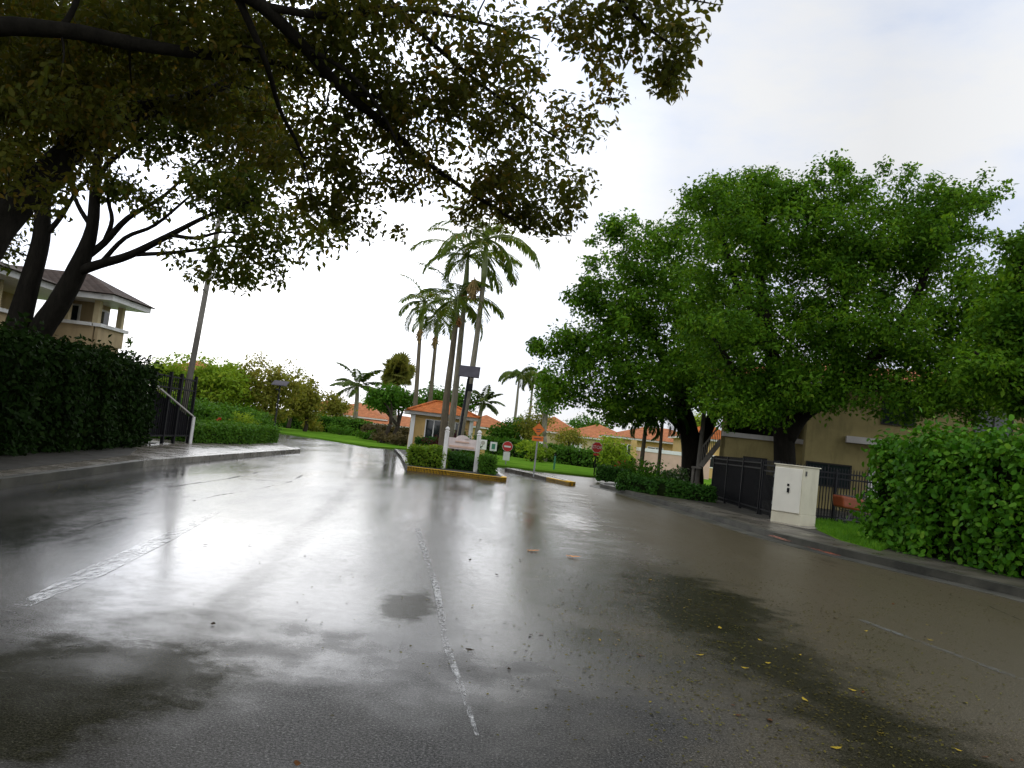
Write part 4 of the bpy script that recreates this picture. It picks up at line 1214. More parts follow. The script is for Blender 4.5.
# ------------------------------------------------------------------ far houses
def house(name, label, c, w, d, eave, rise, rz, wall, roof, wins, zb=-.4, group='orange roofed houses beyond the lawn', par=None, over=.5):
    root = empty(name, (c[0], c[1], zb), label, 'house', group, rz)
    k = dict(world=False)
    MB().box((0, 0, eave / 2), (w, d, eave)).build('wall', wall, root, **k)
    rf = MB(); hip(rf, -w / 2 - over, w / 2 + over, -d / 2 - over, d / 2 + over, eave + .17, rise, min(w, d) / 2 + over - .15)
    rf.build('roof', roof, root, **k)
    MB().box((0, 0, eave + .08), (w + 2 * over - .12, d + 2 * over - .12, .17)).build('fascia', m_white, root, **k)
    for (x, zc, ww, hh, white) in wins:
        f = MB()
        for dx in (-ww / 2, 0, ww / 2): f.box((x + dx, -d / 2 - .02, zc), (.09, .08, hh))
        for dz in (-hh / 2, hh / 2): f.box((x, -d / 2 - .021, zc + dz), (ww + .09, .078, .09))
        fo = f.build('window', m_white, root, **k)
        MB().box((x, -d / 2 - .012, zc), (ww - .04, .03, hh - .04)).build('pane', m_signw if white else m_glass, fo, world=False)
    return root
def hx(u, Y): return P(u, 430, Y).x
house('house', 'far house with long orange roof behind the coconut palm', (hx(352, 100), 104), 8.6, 8, 2.35, 1.75, rad(-6), m_tan2, m_tile2, [(-2.6, 1.35, 1.4, 1.2, 0), (.4, 1.35, 1.6, 1.3, 1), (3.0, 1.35, 1.0, 1.2, 0)])
house('house', 'narrow far house with orange roof seen at the end of the dark tree row', (hx(321, 98), 101), 3.6, 6, 2.5, 1.4, rad(-6), m_tan2, m_tile2, [(-.6, 1.3, .8, 1.2, 0)])
house('house', 'low far house with orange roof just left of the guardhouse', (hx(396, 98), 102), 8.5, 7, 1.75, 1.3, rad(-8), m_tan2, m_tile2, [(-2, .9, 1.6, .8, 1), (1.6, .9, 1.6, .8, 0)])
house('house', 'far tan house with orange roof showing just right of the guardhouse', (hx(483, 80), 84), 5.2, 7, 2.6, 1.3, rad(6), m_tan, m_tile2, [(1.6, 1.4, .7, 1.2, 0)])
house('house', 'far house with orange roof behind the stop sign', (hx(604, 88), 94), 8.6, 9, 2.9, 1.7, rad(-4), m_tan2, m_tile2, [(-2.4, 1.7, 1.2, 1.2, 1), (.6, 1.7, 2.0, 1.2, 0), (3.2, 1.7, .9, 1.2, 0)])
house('house', 'far house with dull brownish orange roof left of the stop sign', (hx(556, 92), 98), 6.5, 9, 3.1, 1.9, rad(-4), m_tan2, m_tile2, [(-1.6, 1.8, 1.2, 1.2, 1), (1.6, 1.8, 1.2, 1.2, 0)])
house('house', 'far house with orange roof seen between the dark trunks of the right tree', (hx(668, 74), 79), 10.0, 8, 3.1, 1.35, rad(-3), m_tan, m_tile2, [(-3.2, 2.1, 1.2, 1.0, 0), (-.6, 2.1, 1.4, 1.0, 0), (2.6, 2.1, 1.4, 1.0, 0)])
house('house', 'bright orange roofed house glimpsed beside the exterior stairs', (hx(716, 66), 70), 4.2, 6, 3.6, 1.4, rad(-3), m_tan, m_tile, [(0, 1.9, 1, 1, 0)])
house('house', 'small far house with orange roof seen past the fence at left', (hx(170, 62), 66), 5.5, 6, 4.0, 1.2, rad(20), m_tan2, m_tile2, [(-1.2, 2.6, .9, 1.2, 1), (1.0, 2.6, .9, 1.2, 0)])
# low pink wall with white cap in front of the right far house
a, b_ = P(636, 456, 64), P(697, 462, 62)
root = empty('garden_wall', (a.x, a.y, 0), 'pink garden wall with white coping behind the right trunks', 'wall')
z1 = 1.35; z0_ = -.1
MB().beam((a.x, a.y, .8), (b_.x + 1, b_.y, .8), .2, 1.8).build('wall_panel', m_pink, root)
MB().beam((a.x - .05, a.y, 1.84), (b_.x + 1.05, b_.y, 1.84), .3, .28).build('coping', m_signw, root)
a2 = P(633, 452, 63.6); MB().box((a2.x, a2.y, 1.0), (.4, .4, 3.0)).build('pillar', m_tan, root)

# ------------------------------------------------------------------ far trees and hedges
def far_tree(label, u, vb, Y, lobes, n, per, ls, lm, seed, name='tree', cr_=.4, bark=m_bark2, group='trees beyond the lawn', forks=4, r0=.2, **kw):
    b = P(u, vb, Y); b.z = .05
    lb = lobes_px(*lobes)
    top = np.array([b.x, b.y, b.z])
    limbs = []
    rg = np.random.default_rng(seed)
    zc = min(l[2] for l in lb)
    fork = Vector((b.x + rg.normal() * .15, b.y, max(1.0, (zc + b.z) * .45)))
    limbs.append(([b, (b + fork) / 2 + Vector((rg.normal() * .08, 0, 0)), fork], [r0, r0 * .85, r0 * .75]))
    for k_ in range(min(forks, len(lb))):
        l = lb[k_]
        limbs.append(([fork, fork.lerp(Vector(l[:3]), .5) + Vector((rg.normal() * .2, rg.normal() * .2, .1)), Vector(l[:3])], [r0 * .6, r0 * .4, r0 * .15]))
    return tree(name, label, group, limbs, lb, n, per, ls, cr_, lm, bark, seed, rmax=.05, tips=.015, **kw)
far_tree('pale yellow green tree directly behind the grey pole', 190, 425, 60, [(190, 375, 60, 36, 22, 2.2), (165, 372, 60, 22, 16, 1.6), (212, 385, 60, 26, 22, 2), (180, 395, 60, 34, 16, 2)], 150, 40, .3, m_leaf_far, 101)
far_tree('yellow green tree between the grey pole and the olive tree', 225, 425, 62, [(226, 378, 62, 26, 20, 2), (214, 395, 62, 24, 20, 2), (240, 395, 62, 22, 22, 2)], 130, 40, .3, m_leaf_far, 102)
far_tree('broad olive brown tree rising behind the lamp post', 262, 425, 64, [(262, 382, 64, 24, 22, 2.2), (282, 388, 64, 22, 20, 2), (248, 398, 64, 24, 18, 2), (272, 402, 64, 26, 18, 2)], 150, 36, .3, m_leaf_farol, 103)
far_tree('olive tree with upright crown at the right end of the tree row', 305, 428, 70, [(303, 392, 70, 14, 16, 1.6), (312, 400, 70, 10, 20, 1.4), (296, 402, 70, 16, 16, 1.6), (308, 410, 70, 14, 12, 1.4)], 110, 36, .3, m_leaf_farol, 104)
far_tree('bare topped thin tree behind the left tree row', 288, 428, 76, [(288, 372, 76, 12, 12, 1.2), (262, 362, 76, 12, 10, 1.2), (310, 385, 76, 6, 8, .8)], 60, 6, .25, m_leaf_farol, 105)
far_tree('small round brownish tree before the left orange roof', 334, 429, 80, [(334, 403, 80, 11, 9, 1.1), (327, 409, 80, 9, 6, 1), (341, 408, 80, 9, 7, 1)], 90, 26, .26, m_leaf_farol, 106)
far_tree('dense green multi stemmed tree at the foot of the round headed palm', 396, 437, 62, [(398, 398, 62, 15, 9, 1.3), (385, 402, 62, 13, 9, 1.3), (408, 400, 62, 10, 10, 1.1), (376, 400, 62, 9, 6, .8)], 130, 30, .24, m_leaf_fard, 107)
far_tree('thin tree with dark drooping leaves left of the round headed palm', 383, 437, 60, [(378, 397, 60, 11, 8, .9), (388, 394, 60, 9, 7, .9)], 60, 24, .26, m_leaf_fard, 108)
far_tree('bushy green tree showing above the guardhouse roof', 443, 437, 66, [(440, 398, 66, 18, 10, 2), (425, 402, 66, 14, 8, 1.5), (460, 402, 66, 16, 12, 1.6)], 120, 34, .26, m_leaf_fard, 109)
far_tree('rounded green tree between guardhouse and the orange diamond sign', 515, 450, 68, [(508, 432, 68, 14, 12, 1.6), (522, 430, 68, 15, 14, 1.6), (498, 436, 68, 10, 9, 1.2)], 120, 34, .26, m_leaf_fard, 110)
far_tree('grey brown half bare tree behind the orange diamond sign', 536, 455, 66, [(530, 424, 66, 12, 12, 1.4), (543, 418, 66, 12, 18, 1.4), (528, 432, 66, 12, 9, 1.2)], 90, 16, .24, m_leaf_farol, 111)
far_tree('pale barked tall tree at the left edge of the big right tree', 545, 458, 60, [(548, 378, 60, 12, 12, 1.2), (555, 395, 60, 14, 14, 1.4), (546, 405, 60, 10, 12, 1.2)], 90, 20, .24, m_leaf_fard, 112, bark=m_palmbark)
far_tree('small brownish tree in front of the far orange roofs, left of the stop sign', 566, 458, 74, [(566, 436, 74, 12, 9, 1.2), (574, 440, 74, 10, 7, 1.1)], 70, 20, .24, m_leaf_farol, 113)
far_tree('small green tree right of the stop sign', 613, 468, 52, [(612, 446, 52, 12, 10, 1), (618, 455, 52, 10, 9, .9), (607, 456, 52, 9, 8, .9)], 80, 22, .2, m_leaf_far, 114)
far_tree('distant dark tree behind the roof left of the stop sign', 590, 450, 120, [(585, 425, 120, 18, 9, 3), (600, 428, 120, 16, 8, 3)], 90, 26, .4, m_leaf_fard, 115)
far_tree('distant tree line clump far left of the coconut palm', 372, 428, 125, [(372, 408, 125, 12, 9, 3), (384, 410, 125, 10, 8, 2)], 80, 26, .4, m_leaf_far, 116)
far_tree('green tree seen between the fork of the dark right trunk', 697, 470, 70, [(697, 428, 70, 14, 16, 2)], 70, 30, .3, m_leaf_far, 117)

def hedge_px(label, pts, Ys, h, w, ls, lm, seed, **kw):
    q = [(P(u, 440, Y).x, Y) for u, Y in zip(pts, Ys)]
    return hedge('hedge', label, q, w, h, ls, lm, seed, 2.0, group='hedges beyond the lawn', z0=.1, **kw)
hedge_px('long clipped hedge along the far lawn left of the guardhouse', [205, 283, 330, 366], [74, 78, 78, 76], [1.5, 1.5, 1.4, 1.4], 1.6, .22, m_leaf_fard, 121, lump=.1)
hedge_px('brownish hedge on the far lawn beside the guardhouse', [370, 390, 408], [70, 66, 64], [1.1, 1.1, 1.1], 1.5, .2, m_leaf_brown, 122, lump=.1)
hedge_px('clipped green hedge along the far lawn behind the round red sign', [484, 520, 548], [66, 64, 62], [1.2, 1.2, 1.15], 1.5, .2, m_leaf_fard, 123, lump=.1)
hedge_px('clipped green hedge along the far lawn behind the stop sign', [550, 588, 632], [62, 58, 56], [1.15, 1.1, 1.1], 1.5, .2, m_leaf_box, 124, lump=.1)
for i, (u, Y, rx, rz, mt, lb) in enumerate([
        (310, 74, .9, .62, m_leaf_farol, 'rounded shrub in front of the long far hedge'), (338, 73.5, 1.5, .5, m_leaf_fard, 'shrub dotted with pale bloom before the long far hedge'),
        (388, 60, 1.2, .45, m_leaf_brown, 'low brown shrub at the lawn edge left of the guardhouse'), (402, 58, 1.0, .5, m_leaf_brown, 'low dull shrub touching the guardhouse corner'),
        (533, 56, 1.1, .85, m_leaf_far, 'leafy yellow green shrub under the orange diamond sign'), (543, 57, .8, .7, m_leaf_lime, 'variegated bush right of the orange diamond sign'),
        (366, 66, .9, .4, m_leaf_fard, 'small dark shrub where far lawn hedge turns brown')]):
    p = P(u, 445, Y); shrub('shrub', lb, (p.x, Y, .1), rx, rz, .2, mt, 130 + i, 800, group='shrubs on the far lawn')

# ------------------------------------------------------------------ right side
G2 = 'low clipped hedges by the right kerb'
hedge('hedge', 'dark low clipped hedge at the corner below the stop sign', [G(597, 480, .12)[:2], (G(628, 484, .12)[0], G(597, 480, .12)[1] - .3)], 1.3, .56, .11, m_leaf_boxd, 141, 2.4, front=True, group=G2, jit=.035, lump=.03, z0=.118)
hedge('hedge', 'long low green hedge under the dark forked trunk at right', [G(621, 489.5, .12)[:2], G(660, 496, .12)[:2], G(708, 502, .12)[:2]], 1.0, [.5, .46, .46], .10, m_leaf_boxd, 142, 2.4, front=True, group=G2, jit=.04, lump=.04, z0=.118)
rp = G(622, 478, .12); shrub('croton', 'small red leaved plant at the end of the low right hedge', (P(622, 470, 38).x, 38.0, .12), .35, .5, .2, m_leaf_flower, 143, 50, 'plant')
for i, (u, Y, rx, rz, mt, lb) in enumerate([(633, 37.5, 1.0, .62, m_leaf_fard, 'loose shrub with pale leaves behind the low right hedge at its left end'), (652, 37, 1.1, .55, m_leaf_hr, 'dark loose shrub around the thin palm trunks'),
                                           (676, 37, 1.0, .5, m_leaf_pale, 'low shrub with pale leaf tips beside the dark forked trunk')]):
    p = P(u, 470, Y); shrub('shrub', lb, (p.x, Y, .12), rx, rz, .16, mt, 145 + i, 700, group='shrubs behind the low right hedge')

# thin dark palms
TG = 'thin palms under the right trees'
palm('thin_palm', 'left of two thin dark palms beside the low right hedge', TG, ppath([(640, 475), (643, 450), (646, 425)], 38.5, .1), [.12, .1, .09], P(648, 412, 38.5), 13, 1.9, 151, m_palmdark, m_leaf_boxd, lw=.05, shaft=False, droop=2.2, hang=.8)
palm('thin_palm', 'right of two thin dark palms beside the low right hedge', TG, ppath([(658, 476), (660, 452), (662, 428)], 38, .1), [.09, .08, .07], P(664, 412, 38), 13, 1.9, 152, m_palmdark, m_leaf_boxd, lw=.05, shaft=False, droop=2.2, hang=.8)

RT = 'big green trees on the right'
b1 = P(690, 486, 38); b1.z = .1
limbs = [
    ([b1, P(692, 470, 38), P(691, 445, 38), P(686, 420, 38), P(679, 400, 37.8), P(668, 370, 37.5), P(650, 330, 37)], [.66, .52, .46, .42, .36, .24, .12]),
    ([P(693, 470, 38), P(699, 452, 38), P(706, 432, 38), P(714, 415, 38), P(728, 395, 38), P(745, 360, 38)], [.42, .36, .3, .27, .22, .12]),
    ([P(679, 400, 37.8), P(690, 360, 37.8), P(700, 300, 37.5)], [.26, .2, .1]),
    ([P(672, 385, 37.6), P(640, 370, 36.8), P(600, 358, 36)], [.2, .14, .06]),
    ([P(690, 440, 38), P(660, 410, 37.5), P(630, 398, 37)], [.14, .1, .05]),
]
lob = lobes_px((660, 300, 37, 60, 50, 3), (610, 330, 37, 45, 45, 2.6), (575, 365, 37, 26, 28, 1.8), (625, 262, 37, 30, 28, 1.8), (680, 245, 37, 55, 34, 2.6), (620, 385, 36.5, 45, 22, 2.2), (670, 375, 36, 60, 40, 2.8),
               (720, 320, 38, 55, 70, 3), (560, 395, 36.5, 16, 14, 1), (605, 410, 36.5, 14, 22, .9), (640, 410, 37, 26, 14, 1.2), (700, 395, 38.5, 40, 16, 1.6), (545, 350, 37, 6, 5, .4), (588, 300, 37, 14, 16, 1), (740, 210, 38, 40, 36, 2.4), (610, 240, 37, 13, 10, .8))
tree('oak_tree', 'big green tree with a dark forked trunk behind the low hedge at right', RT, limbs, lob, 400, 150, .19, .42, m_leaf_right, m_bark, 161, asp=.55, up=.4, droop=.25, rmax=.08, base=b1, nspr=330)

b2 = P(786, 500, 28.5); b2.z = .1
limbs = [
    ([b2, P(785, 470, 28.5), P(784, 440, 28.5), P(783, 415, 28.4), P(776, 380, 28.2), P(768, 330, 28), P(760, 270, 28), P(765, 215, 28)], [.46, .38, .36, .38, .28, .22, .16, .08]),
    ([P(785, 440, 28.5), P(800, 415, 28.2), P(825, 398, 27.8), P(850, 382, 27.4), P(880, 350, 27), P(915, 300, 26.8), P(935, 240, 26.8)], [.34, .34, .32, .27, .2, .15, .07]),
    ([P(790, 425, 28.4), P(815, 402, 28.6), P(835, 370, 29), P(845, 310, 29), P(842, 240, 29)], [.28, .24, .2, .15, .07]),
    ([P(783, 412, 28.4), P(760, 395, 27.8), P(735, 370, 27.2), P(715, 340, 27)], [.22, .18, .12, .06]),
    ([P(850, 382, 27.4), P(880, 386, 26.6), P(920, 384, 26), P(960, 372, 25.6)], [.2, .16, .1, .05]),
    ([P(768, 330, 28), P(735, 280, 27.8), P(720, 220, 27.8)], [.16, .12, .06]),
]
lob = lobes_px((790, 250, 28, 66, 48, 3), (725, 250, 28, 50, 55, 2.6), (735, 330, 27.4, 55, 50, 2.8), (850, 248, 28, 56, 46, 3), (905, 260, 27, 55, 60, 2.8), (830, 320, 27.5, 75, 55, 3), (900, 340, 26.5, 70, 45, 2.8),
               (770, 385, 27.5, 50, 30, 2.4), (945, 244, 27, 30, 40, 2.0), (985, 330, 25.5, 28, 40, 1.6), (815, 335, 28.6, 40, 34, 2.2), (965, 203, 27, 22, 13, 1.2), (930, 208, 27, 24, 22, 1.5), (885, 200, 28, 34, 26, 1.7), (835, 206, 28, 26, 24, 1.6), (785, 205, 28, 34, 28, 1.8),
               (735, 205, 28, 26, 18, 1.3), (762, 186, 28, 10, 8, .7), (880, 392, 26, 50, 18, 2), (880, 368, 26.6, 44, 18, 1.6), (800, 368, 27, 36, 16, 1.4), (940, 396, 25.4, 36, 14, 1.4), (800, 396, 27, 40, 14, 1.6), (740, 398, 27, 34, 16, 1.4), (742, 412, 26.6, 22, 12, .9), (775, 408, 26.4, 24, 12, .9), (1000, 388, 25, 34, 20, 1.6), (922, 409, 25.2, 40, 13, 1.1), (988, 404, 24.6, 40, 15, 1.1), (950, 370, 25.6, 40, 26, 2), (832, 178, 28, 12, 8, .6), (700, 200, 28, 8, 8, .5), (960, 310, 26, 36, 40, 2))
tree('oak_tree', 'largest green tree with thick curved limbs standing behind the black fence', RT, limbs, lob, 640, 160, .15, .37, m_leaf_right, m_bark, 162, asp=.55, up=.4, droop=.25, rmax=.07, base=b2, nspr=480)

b3 = Vector((15.4, 20.5, .1))
limbs = [([b3, b3 + Vector((-.1, .2, 2)), P(1030, 380, 20), P(1022, 320, 20), P(1020, 260, 20)], [.3, .25, .2, .14, .06]), ([P(1035, 400, 20.2), P(1000, 372, 19.8), P(975, 352, 19.5)], [.14, .1, .04]), ([P(1026, 340, 20), P(1050, 290, 20)], [.12, .05])]
lob = lobes_px((1024, 300, 20, 28, 44, 1.6), (1010, 350, 20, 34, 40, 1.5), (1050, 280, 20, 40, 60, 1.8), (985, 375, 19.5, 22, 16, .9), (1032, 244, 20, 14, 14, .8), (1040, 390, 20, 40, 30, 1.4), (990, 312, 20, 14, 26, .8))
tree('oak_tree', 'green tree at the right edge of the photo above the round leaved hedge', RT, limbs, lob, 230, 110, .14, .30, m_leaf_right, m_bark, 163, asp=.55, up=.4, droop=.25, rmax=.05, base=b3, nspr=120)

# pale pole beside the forked tree
pb = P(697, 482, 36.5); pb.z = .1
root = empty('light_pole', pb, 'slim pale grey pole standing beside the dark forked trunk', 'pole')
MB().tube([pb, pb + Vector((0, 0, .4)), pb + Vector((0, 0, .42)), pb + Vector((.03, 0, 6.2))], [.15, .15, .11, .085], 10).build('shaft', m_pole, root, smooth=True)
MB().box((pb.x + .03, pb.y - .4, 6.3), (.3, 1.0, .14)).build('lamp_head', m_pole, root)

# big round-leaved hedge
h1 = [(8.75, 19.6), (10.4, 17.6), (11.6, 16.3), (12.7, 13.2), (13.6, 8)]
hr = [G(893, 548, .12), G(958, 563, .12), G(1022, 578, .12)]
hp = [(hr[0].x + .7, hr[0].y + .9), (hr[1].x + .75, hr[1].y + .85), (hr[2].x + .75, hr[2].y + .8), (hr[2].x + 2.2, hr[2].y - 2.6), (hr[2].x + 4.5, hr[2].y - 8)]
hedge('hedge', 'tall glossy hedge of round bright green leaves by the right kerb', hp, 1.9, [2.2, 2.22, 2.3, 2.35, 2.35], .115, m_leaf_hr, 171, 2.7, asp=.66, jit=.13, lump=.17, z0=.118, sprigs=200, shape='round')

# cream cabinet
ca = G(799, 526, .126); cl_ = G(774.5, 520, .126); cr2 = G(816, 526, .126)
dl = Vector((cl_.x - ca.x, cl_.y - ca.y)); 
wd_ = .86
rz = rad(38)
ux = Vector((math.cos(rz + math.pi), math.sin(rz + math.pi), 0))       # unused axis kept for clarity of the footprint
zc = P(800, 466, ca.y).z
hgt = zc - .126
uy = Vector((-.62, .785, 0)); ux = Vector((.785, .62, 0))
wl = .84; wr = .76
ctr = Vector((ca.x, ca.y, 0)) + uy * wl / 2 + ux * wr / 2
rzc = math.atan2(ux.y, ux.x)
root = empty('utility_cabinet', (ctr.x, ctr.y, .126), 'cream metal utility cabinet standing on the verge before the black fence', 'utility cabinet', rz=rzc)
k = dict(world=False)
MB().box((0, 0, .14), (wr, wl, .28)).build('base', m_cab, root, bevel=.012, **k)
MB().box((0, 0, .28 + (hgt - .30) / 2), (wr - .012, wl - .012, hgt - .30)).build('body', m_cab, root, bevel=.012, **k)
MB().box((0, 0, hgt - .005), (wr + .05, wl + .05, .03)).build('lid', m_cab, root, bevel=.008, **k)
d_ = MB().box((-wr / 2 - .014, 0, .28 + (hgt - .34) / 2), (.03, wl - .05, hgt - .38)).build('door', m_cab2, root, bevel=.01, **k)
MB().box((-wr / 2 - .04, -.04, hgt * .66), (.025, .05, .06)).build('lock', m_black, d_, **k)
MB().box((-wr / 2 - .045, -.05, hgt * .57), (.035, .05, .12)).build('handle', m_black, d_, **k)
lb_ = MB().box((-.25, -wl / 2 - .004, hgt * .88), (.07, .008, .12)).build('label_plate', m_ink, root, **k)
hg = MB()
for z in (.45, .8, 1.15): hg.tube([(-wr / 2 - .02, wl / 2 - .02, z), (-wr / 2 - .02, wl / 2 - .02, z + .09)], .016, 8)
hg.build('hinge', m_gpost, root, **k)
slab('concrete_pad', [(ctr.x + ux.x * a - uy.x * b, ctr.y + ux.y * a - uy.y * b) for a, b in ((-.85, -.75), (-.85, .95), (.65, .95), (.65, -.75))], .05, .122 + .012, m_walk)

# fences
def picket_fence(name, label, A, B, h, solid=False, z=.118, group=None, sp_=.115):
    A, B = Vector(A), Vector(B); A.z = B.z = z
    root = empty(name, A, label, 'fence' if not solid else 'gate', group)
    d = B - A; ln = d.length; dn = d.normalized()
    U = Vector((0, 0, 1))
    nb_ = max(1, round(ln / 2.2))
    for i in range(nb_ + 1):
        q = A + d * i / nb_
        MB().box((q.x, q.y, z + (h + .06) / 2), (.075, .075, h + .06), math.atan2(d.y, d.x)).build('post', m_black, root)
    rl = MB()
    for zz in (.16, h - .2, h - .04):
        rl.beam(A + U * zz, B + U * zz, .035, .045)
    rl.build('rail', m_black, root)
    pk = MB(); n = int(ln / sp_)
    for i in range(1, n):
        q = A + d * i / n
        pk.box((q.x, q.y, z + .05 + (h + .02) / 2), (.022, .022, h + .02), math.atan2(d.y, d.x))
        if not solid: pk.add([(q.x - .02, q.y, z + h + .06), (q.x, q.y - .02, z + h + .06), (q.x + .02, q.y, z + h + .06), (q.x, q.y + .02, z + h + .06), (q.x, q.y, z + h + .13)], [(0, 1, 4), (1, 2, 4), (2, 3, 4), (3, 0, 4)])
    pk.build('pickets', m_black, root)
    if solid:
        nn = Vector((-dn.y, dn.x, 0)) * .045
        MB().beam(A + dn * .05 + U * (h / 2 + .05) + nn, B - dn * .05 + U * (h / 2 + .05) + nn, .03, h - .1).build('screen', m_screen, root)
    return root
gA, gB = G(711, 499, .12), G(758, 514, .12)
picket_fence('metal_gate', 'solid black screened gate between the low hedge and the cream cabinet', gA, gB, 1.55, True)
gC = G(775, 518, .12)
gE = Vector((ctr.x + .5, ctr.y + 2.0, .12))
picket_fence('picket_fence', 'black picket fence bay immediately left of the cream cabinet', gB + (gC - gB) * .12, Vector((gE.x - .6, gE.y - 1.0, .12)), 1.5)
gF = P(868, 500, 25.4)
picket_fence('picket_fence', 'black picket fence run between the cream cabinet and the round leaved hedge', (gE.x - .5, gE.y - .3, .12), (gF.x + 2.5, 25.6, .12), 1.5)

# grass by the fence
gr_pts = [G(800, 527, .12), G(835, 531, .12), G(868, 543, .12), G(880, 551, .12), G(850, 548, .12)]
slab('lawn', [(ctr.x + .75, ctr.y + .3), tuple(G(815, 528.5, .13)[:2]), tuple(G(840, 540, .13)[:2]), tuple(G(880, 551, .13)[:2]), (hr[0].x + .6, hr[0].y + 1), (gF.x + 2.5, 25.9), (gE.x, gE.y + .2)], .05, .132, m_lawn)
rng = np.random.default_rng(181)
def blades(poly, n, hgt_, z, seed):
    rg = np.random.default_rng(seed); P_ = np.array(poly)
    lo, hi = P_.min(0), P_.max(0); out = []
    def ins(x, y):
        c = False; j = len(P_) - 1
        for i in range(len(P_)):
            if (P_[i, 1] > y) != (P_[j, 1] > y) and x < (P_[j, 0] - P_[i, 0]) * (y - P_[i, 1]) / (P_[j, 1] - P_[i, 1]) + P_[i, 0]: c = not c
            j = i
        return c
    while len(out) < n:
        p = lo + rg.random(2) * (hi - lo)
        if ins(*p): out.append((p[0], p[1], z))
    C = np.array(out); a = rg.random(n) * 6.28
    h = hgt_ * (.5 + rg.random(n)); lean = rg.normal(size=(n, 2)) * .5
    V = np.empty((n, 4, 3)); w_ = .006 + .004 * rg.random(n)
    sx = np.stack([np.cos(a) * w_, np.sin(a) * w_, 0 * a], 1)
    tip = C + np.stack([lean[:, 0] * h, lean[:, 1] * h, h], 1)
    V[:, 0] = C - sx; V[:, 1] = C + sx; V[:, 2] = tip + sx * .3; V[:, 3] = tip - sx * .3
    return V
poly = [(ctr.x + .75, ctr.y + .3), tuple(G(815, 528.5, .13)[:2]), tuple(G(840, 540, .13)[:2]), tuple(G(880, 551, .13)[:2]), (hr[0].x + .6, hr[0].y + 1), (gF.x + 2.5, 25.9), (gE.x, gE.y + .2)]
m_blade = leafmat('grass_blade', (.06, .17, .012), (.11, .26, .02), (.2, .34, .03), .35, .5)
tag(quads_mesh('grass', blades(poly, 14000, .09, .13, 5), m_blade), 'short bright green grass along the fence by the cream cabinet', 'grass', kind='stuff')

# cart by the hedge
cp_ = G(854, 531, .13); cp_.y = 23.0; cp_.x = P(853, 520, 23.0).x
root = empty('shopping_cart', (cp_.x, cp_.y, .13), 'dark wheeled wire cart with an orange end standing beside the round leaved hedge', 'cart', rz=rad(12))
k = dict(world=False)
bk = MB()
for zz, s_ in ((.42, .8), (.56, .88), (.70, .96), (.84, 1.0)):
    pts_ = [(-.42 * s_, -.25 * s_, zz), (.42 * s_, -.25 * s_, zz), (.42 * s_, .25 * s_, zz), (-.42 * s_, .25 * s_, zz)]
    for i in range(4): bk.tube([pts_[i], pts_[(i + 1) % 4]], .009, 5)
for i in range(15):
    x = -.42 + .84 * i / 14
    for s in (-1, 1): bk.tube([(x * .8, .25 * s * .8, .42), (x, .25 * s, .84)], .006, 4)
for i in range(7):
    y = -.25 + .5 * i / 6
    for s in (-1, 1): bk.tube([(.42 * s * .8, y * .8, .42), (.42 * s, y, .84)], .006, 4)
    bk.tube([(-.34, y * .8, .42), (.34, y * .8, .42)], .006, 4)
bk.build('basket', m_cart, root, **k)
fr = MB()
for s in (-1, 1):
    fr.tube([(.48, .22 * s, .98), (.36, .22 * s, .4), (.30, .22 * s, .16), (-.4, .18 * s, .16), (-.42, .18 * s, .1)], .016, 6)
    fr.tube([(-.3, .2 * s, .16), (-.2, .2 * s, .44)], .016, 6)
fr.build('frame', m_cart, root, **k)
MB().tube([(.48, -.24, .98), (.48, .24, .98)], .022, 8).build('handle', m_screen, root, **k)
for x in (-.4, .3):
    for s in (-1, 1): MB().disc((x, .2 * s, .07), (0, 1, 0), .07, .035, 14).build('wheel', m_black, root, **k)
MB().add([(-.55, -.29, .5), (.1, -.29, .45), (.12, -.29, .78), (-.62, -.29, .84), (-.55, .2, .5), (.1, .2, .45), (.12, .2, .78), (-.62, .2, .84)],
         [(0, 1, 2, 3), (7, 6, 5, 4), (0, 4, 5, 1), (1, 5, 6, 2), (2, 6, 7, 3), (3, 7, 4, 0)]).build('end_panel', surf('orange_plastic', (.22, .05, .015), .2, 4, .45), root, bevel=.05, **k)

# ------------------------------------------------------------------ right apartment block
fa, fb = P(806, 440, 33), P(1060, 440, 30.5)
root = empty('apartment_building', (fa.x, fa.y, 0), 'two storey mustard yellow apartment block behind the fence and largest tree', 'building', rz=math.atan2(fb.y - fa.y, fb.x - fa.x))
k = dict(world=False)
W_ = (fb - fa).to_2d().length
w = MB()
w.box((W_ / 2, 4, 2.55), (W_, 8, 5.1)); w.build('wall', m_yel, root, **k)
w = MB(); w.box((-1.1, 3.2, 1.95), (4.6, 3.6, 1.5)); w.box((-3.32, 3.2, 3.1), (.2, 3.6, 5.6)); w.build('gallery_wall', m_yel, root, **k)
w = MB(); w.box((-1.15, 1.42, 2.78), (4.5, .3, .2)); w.build('gallery_coping', m_grey, root, **k)
w = MB(); w.box((-1.1, 4.95, 2.3), (4.6, .1, 4.6)); w.build('gallery_recess', m_dark, root, **k)
MB().box((-.95, 1.2, 1.55), (.11, .11, 3.1)).build('downpipe', m_grey, root, **k)
MB().box((3.2, -.22, 3.02), (3.4, .46, .26)).build('ledge', m_grey, root, **k)
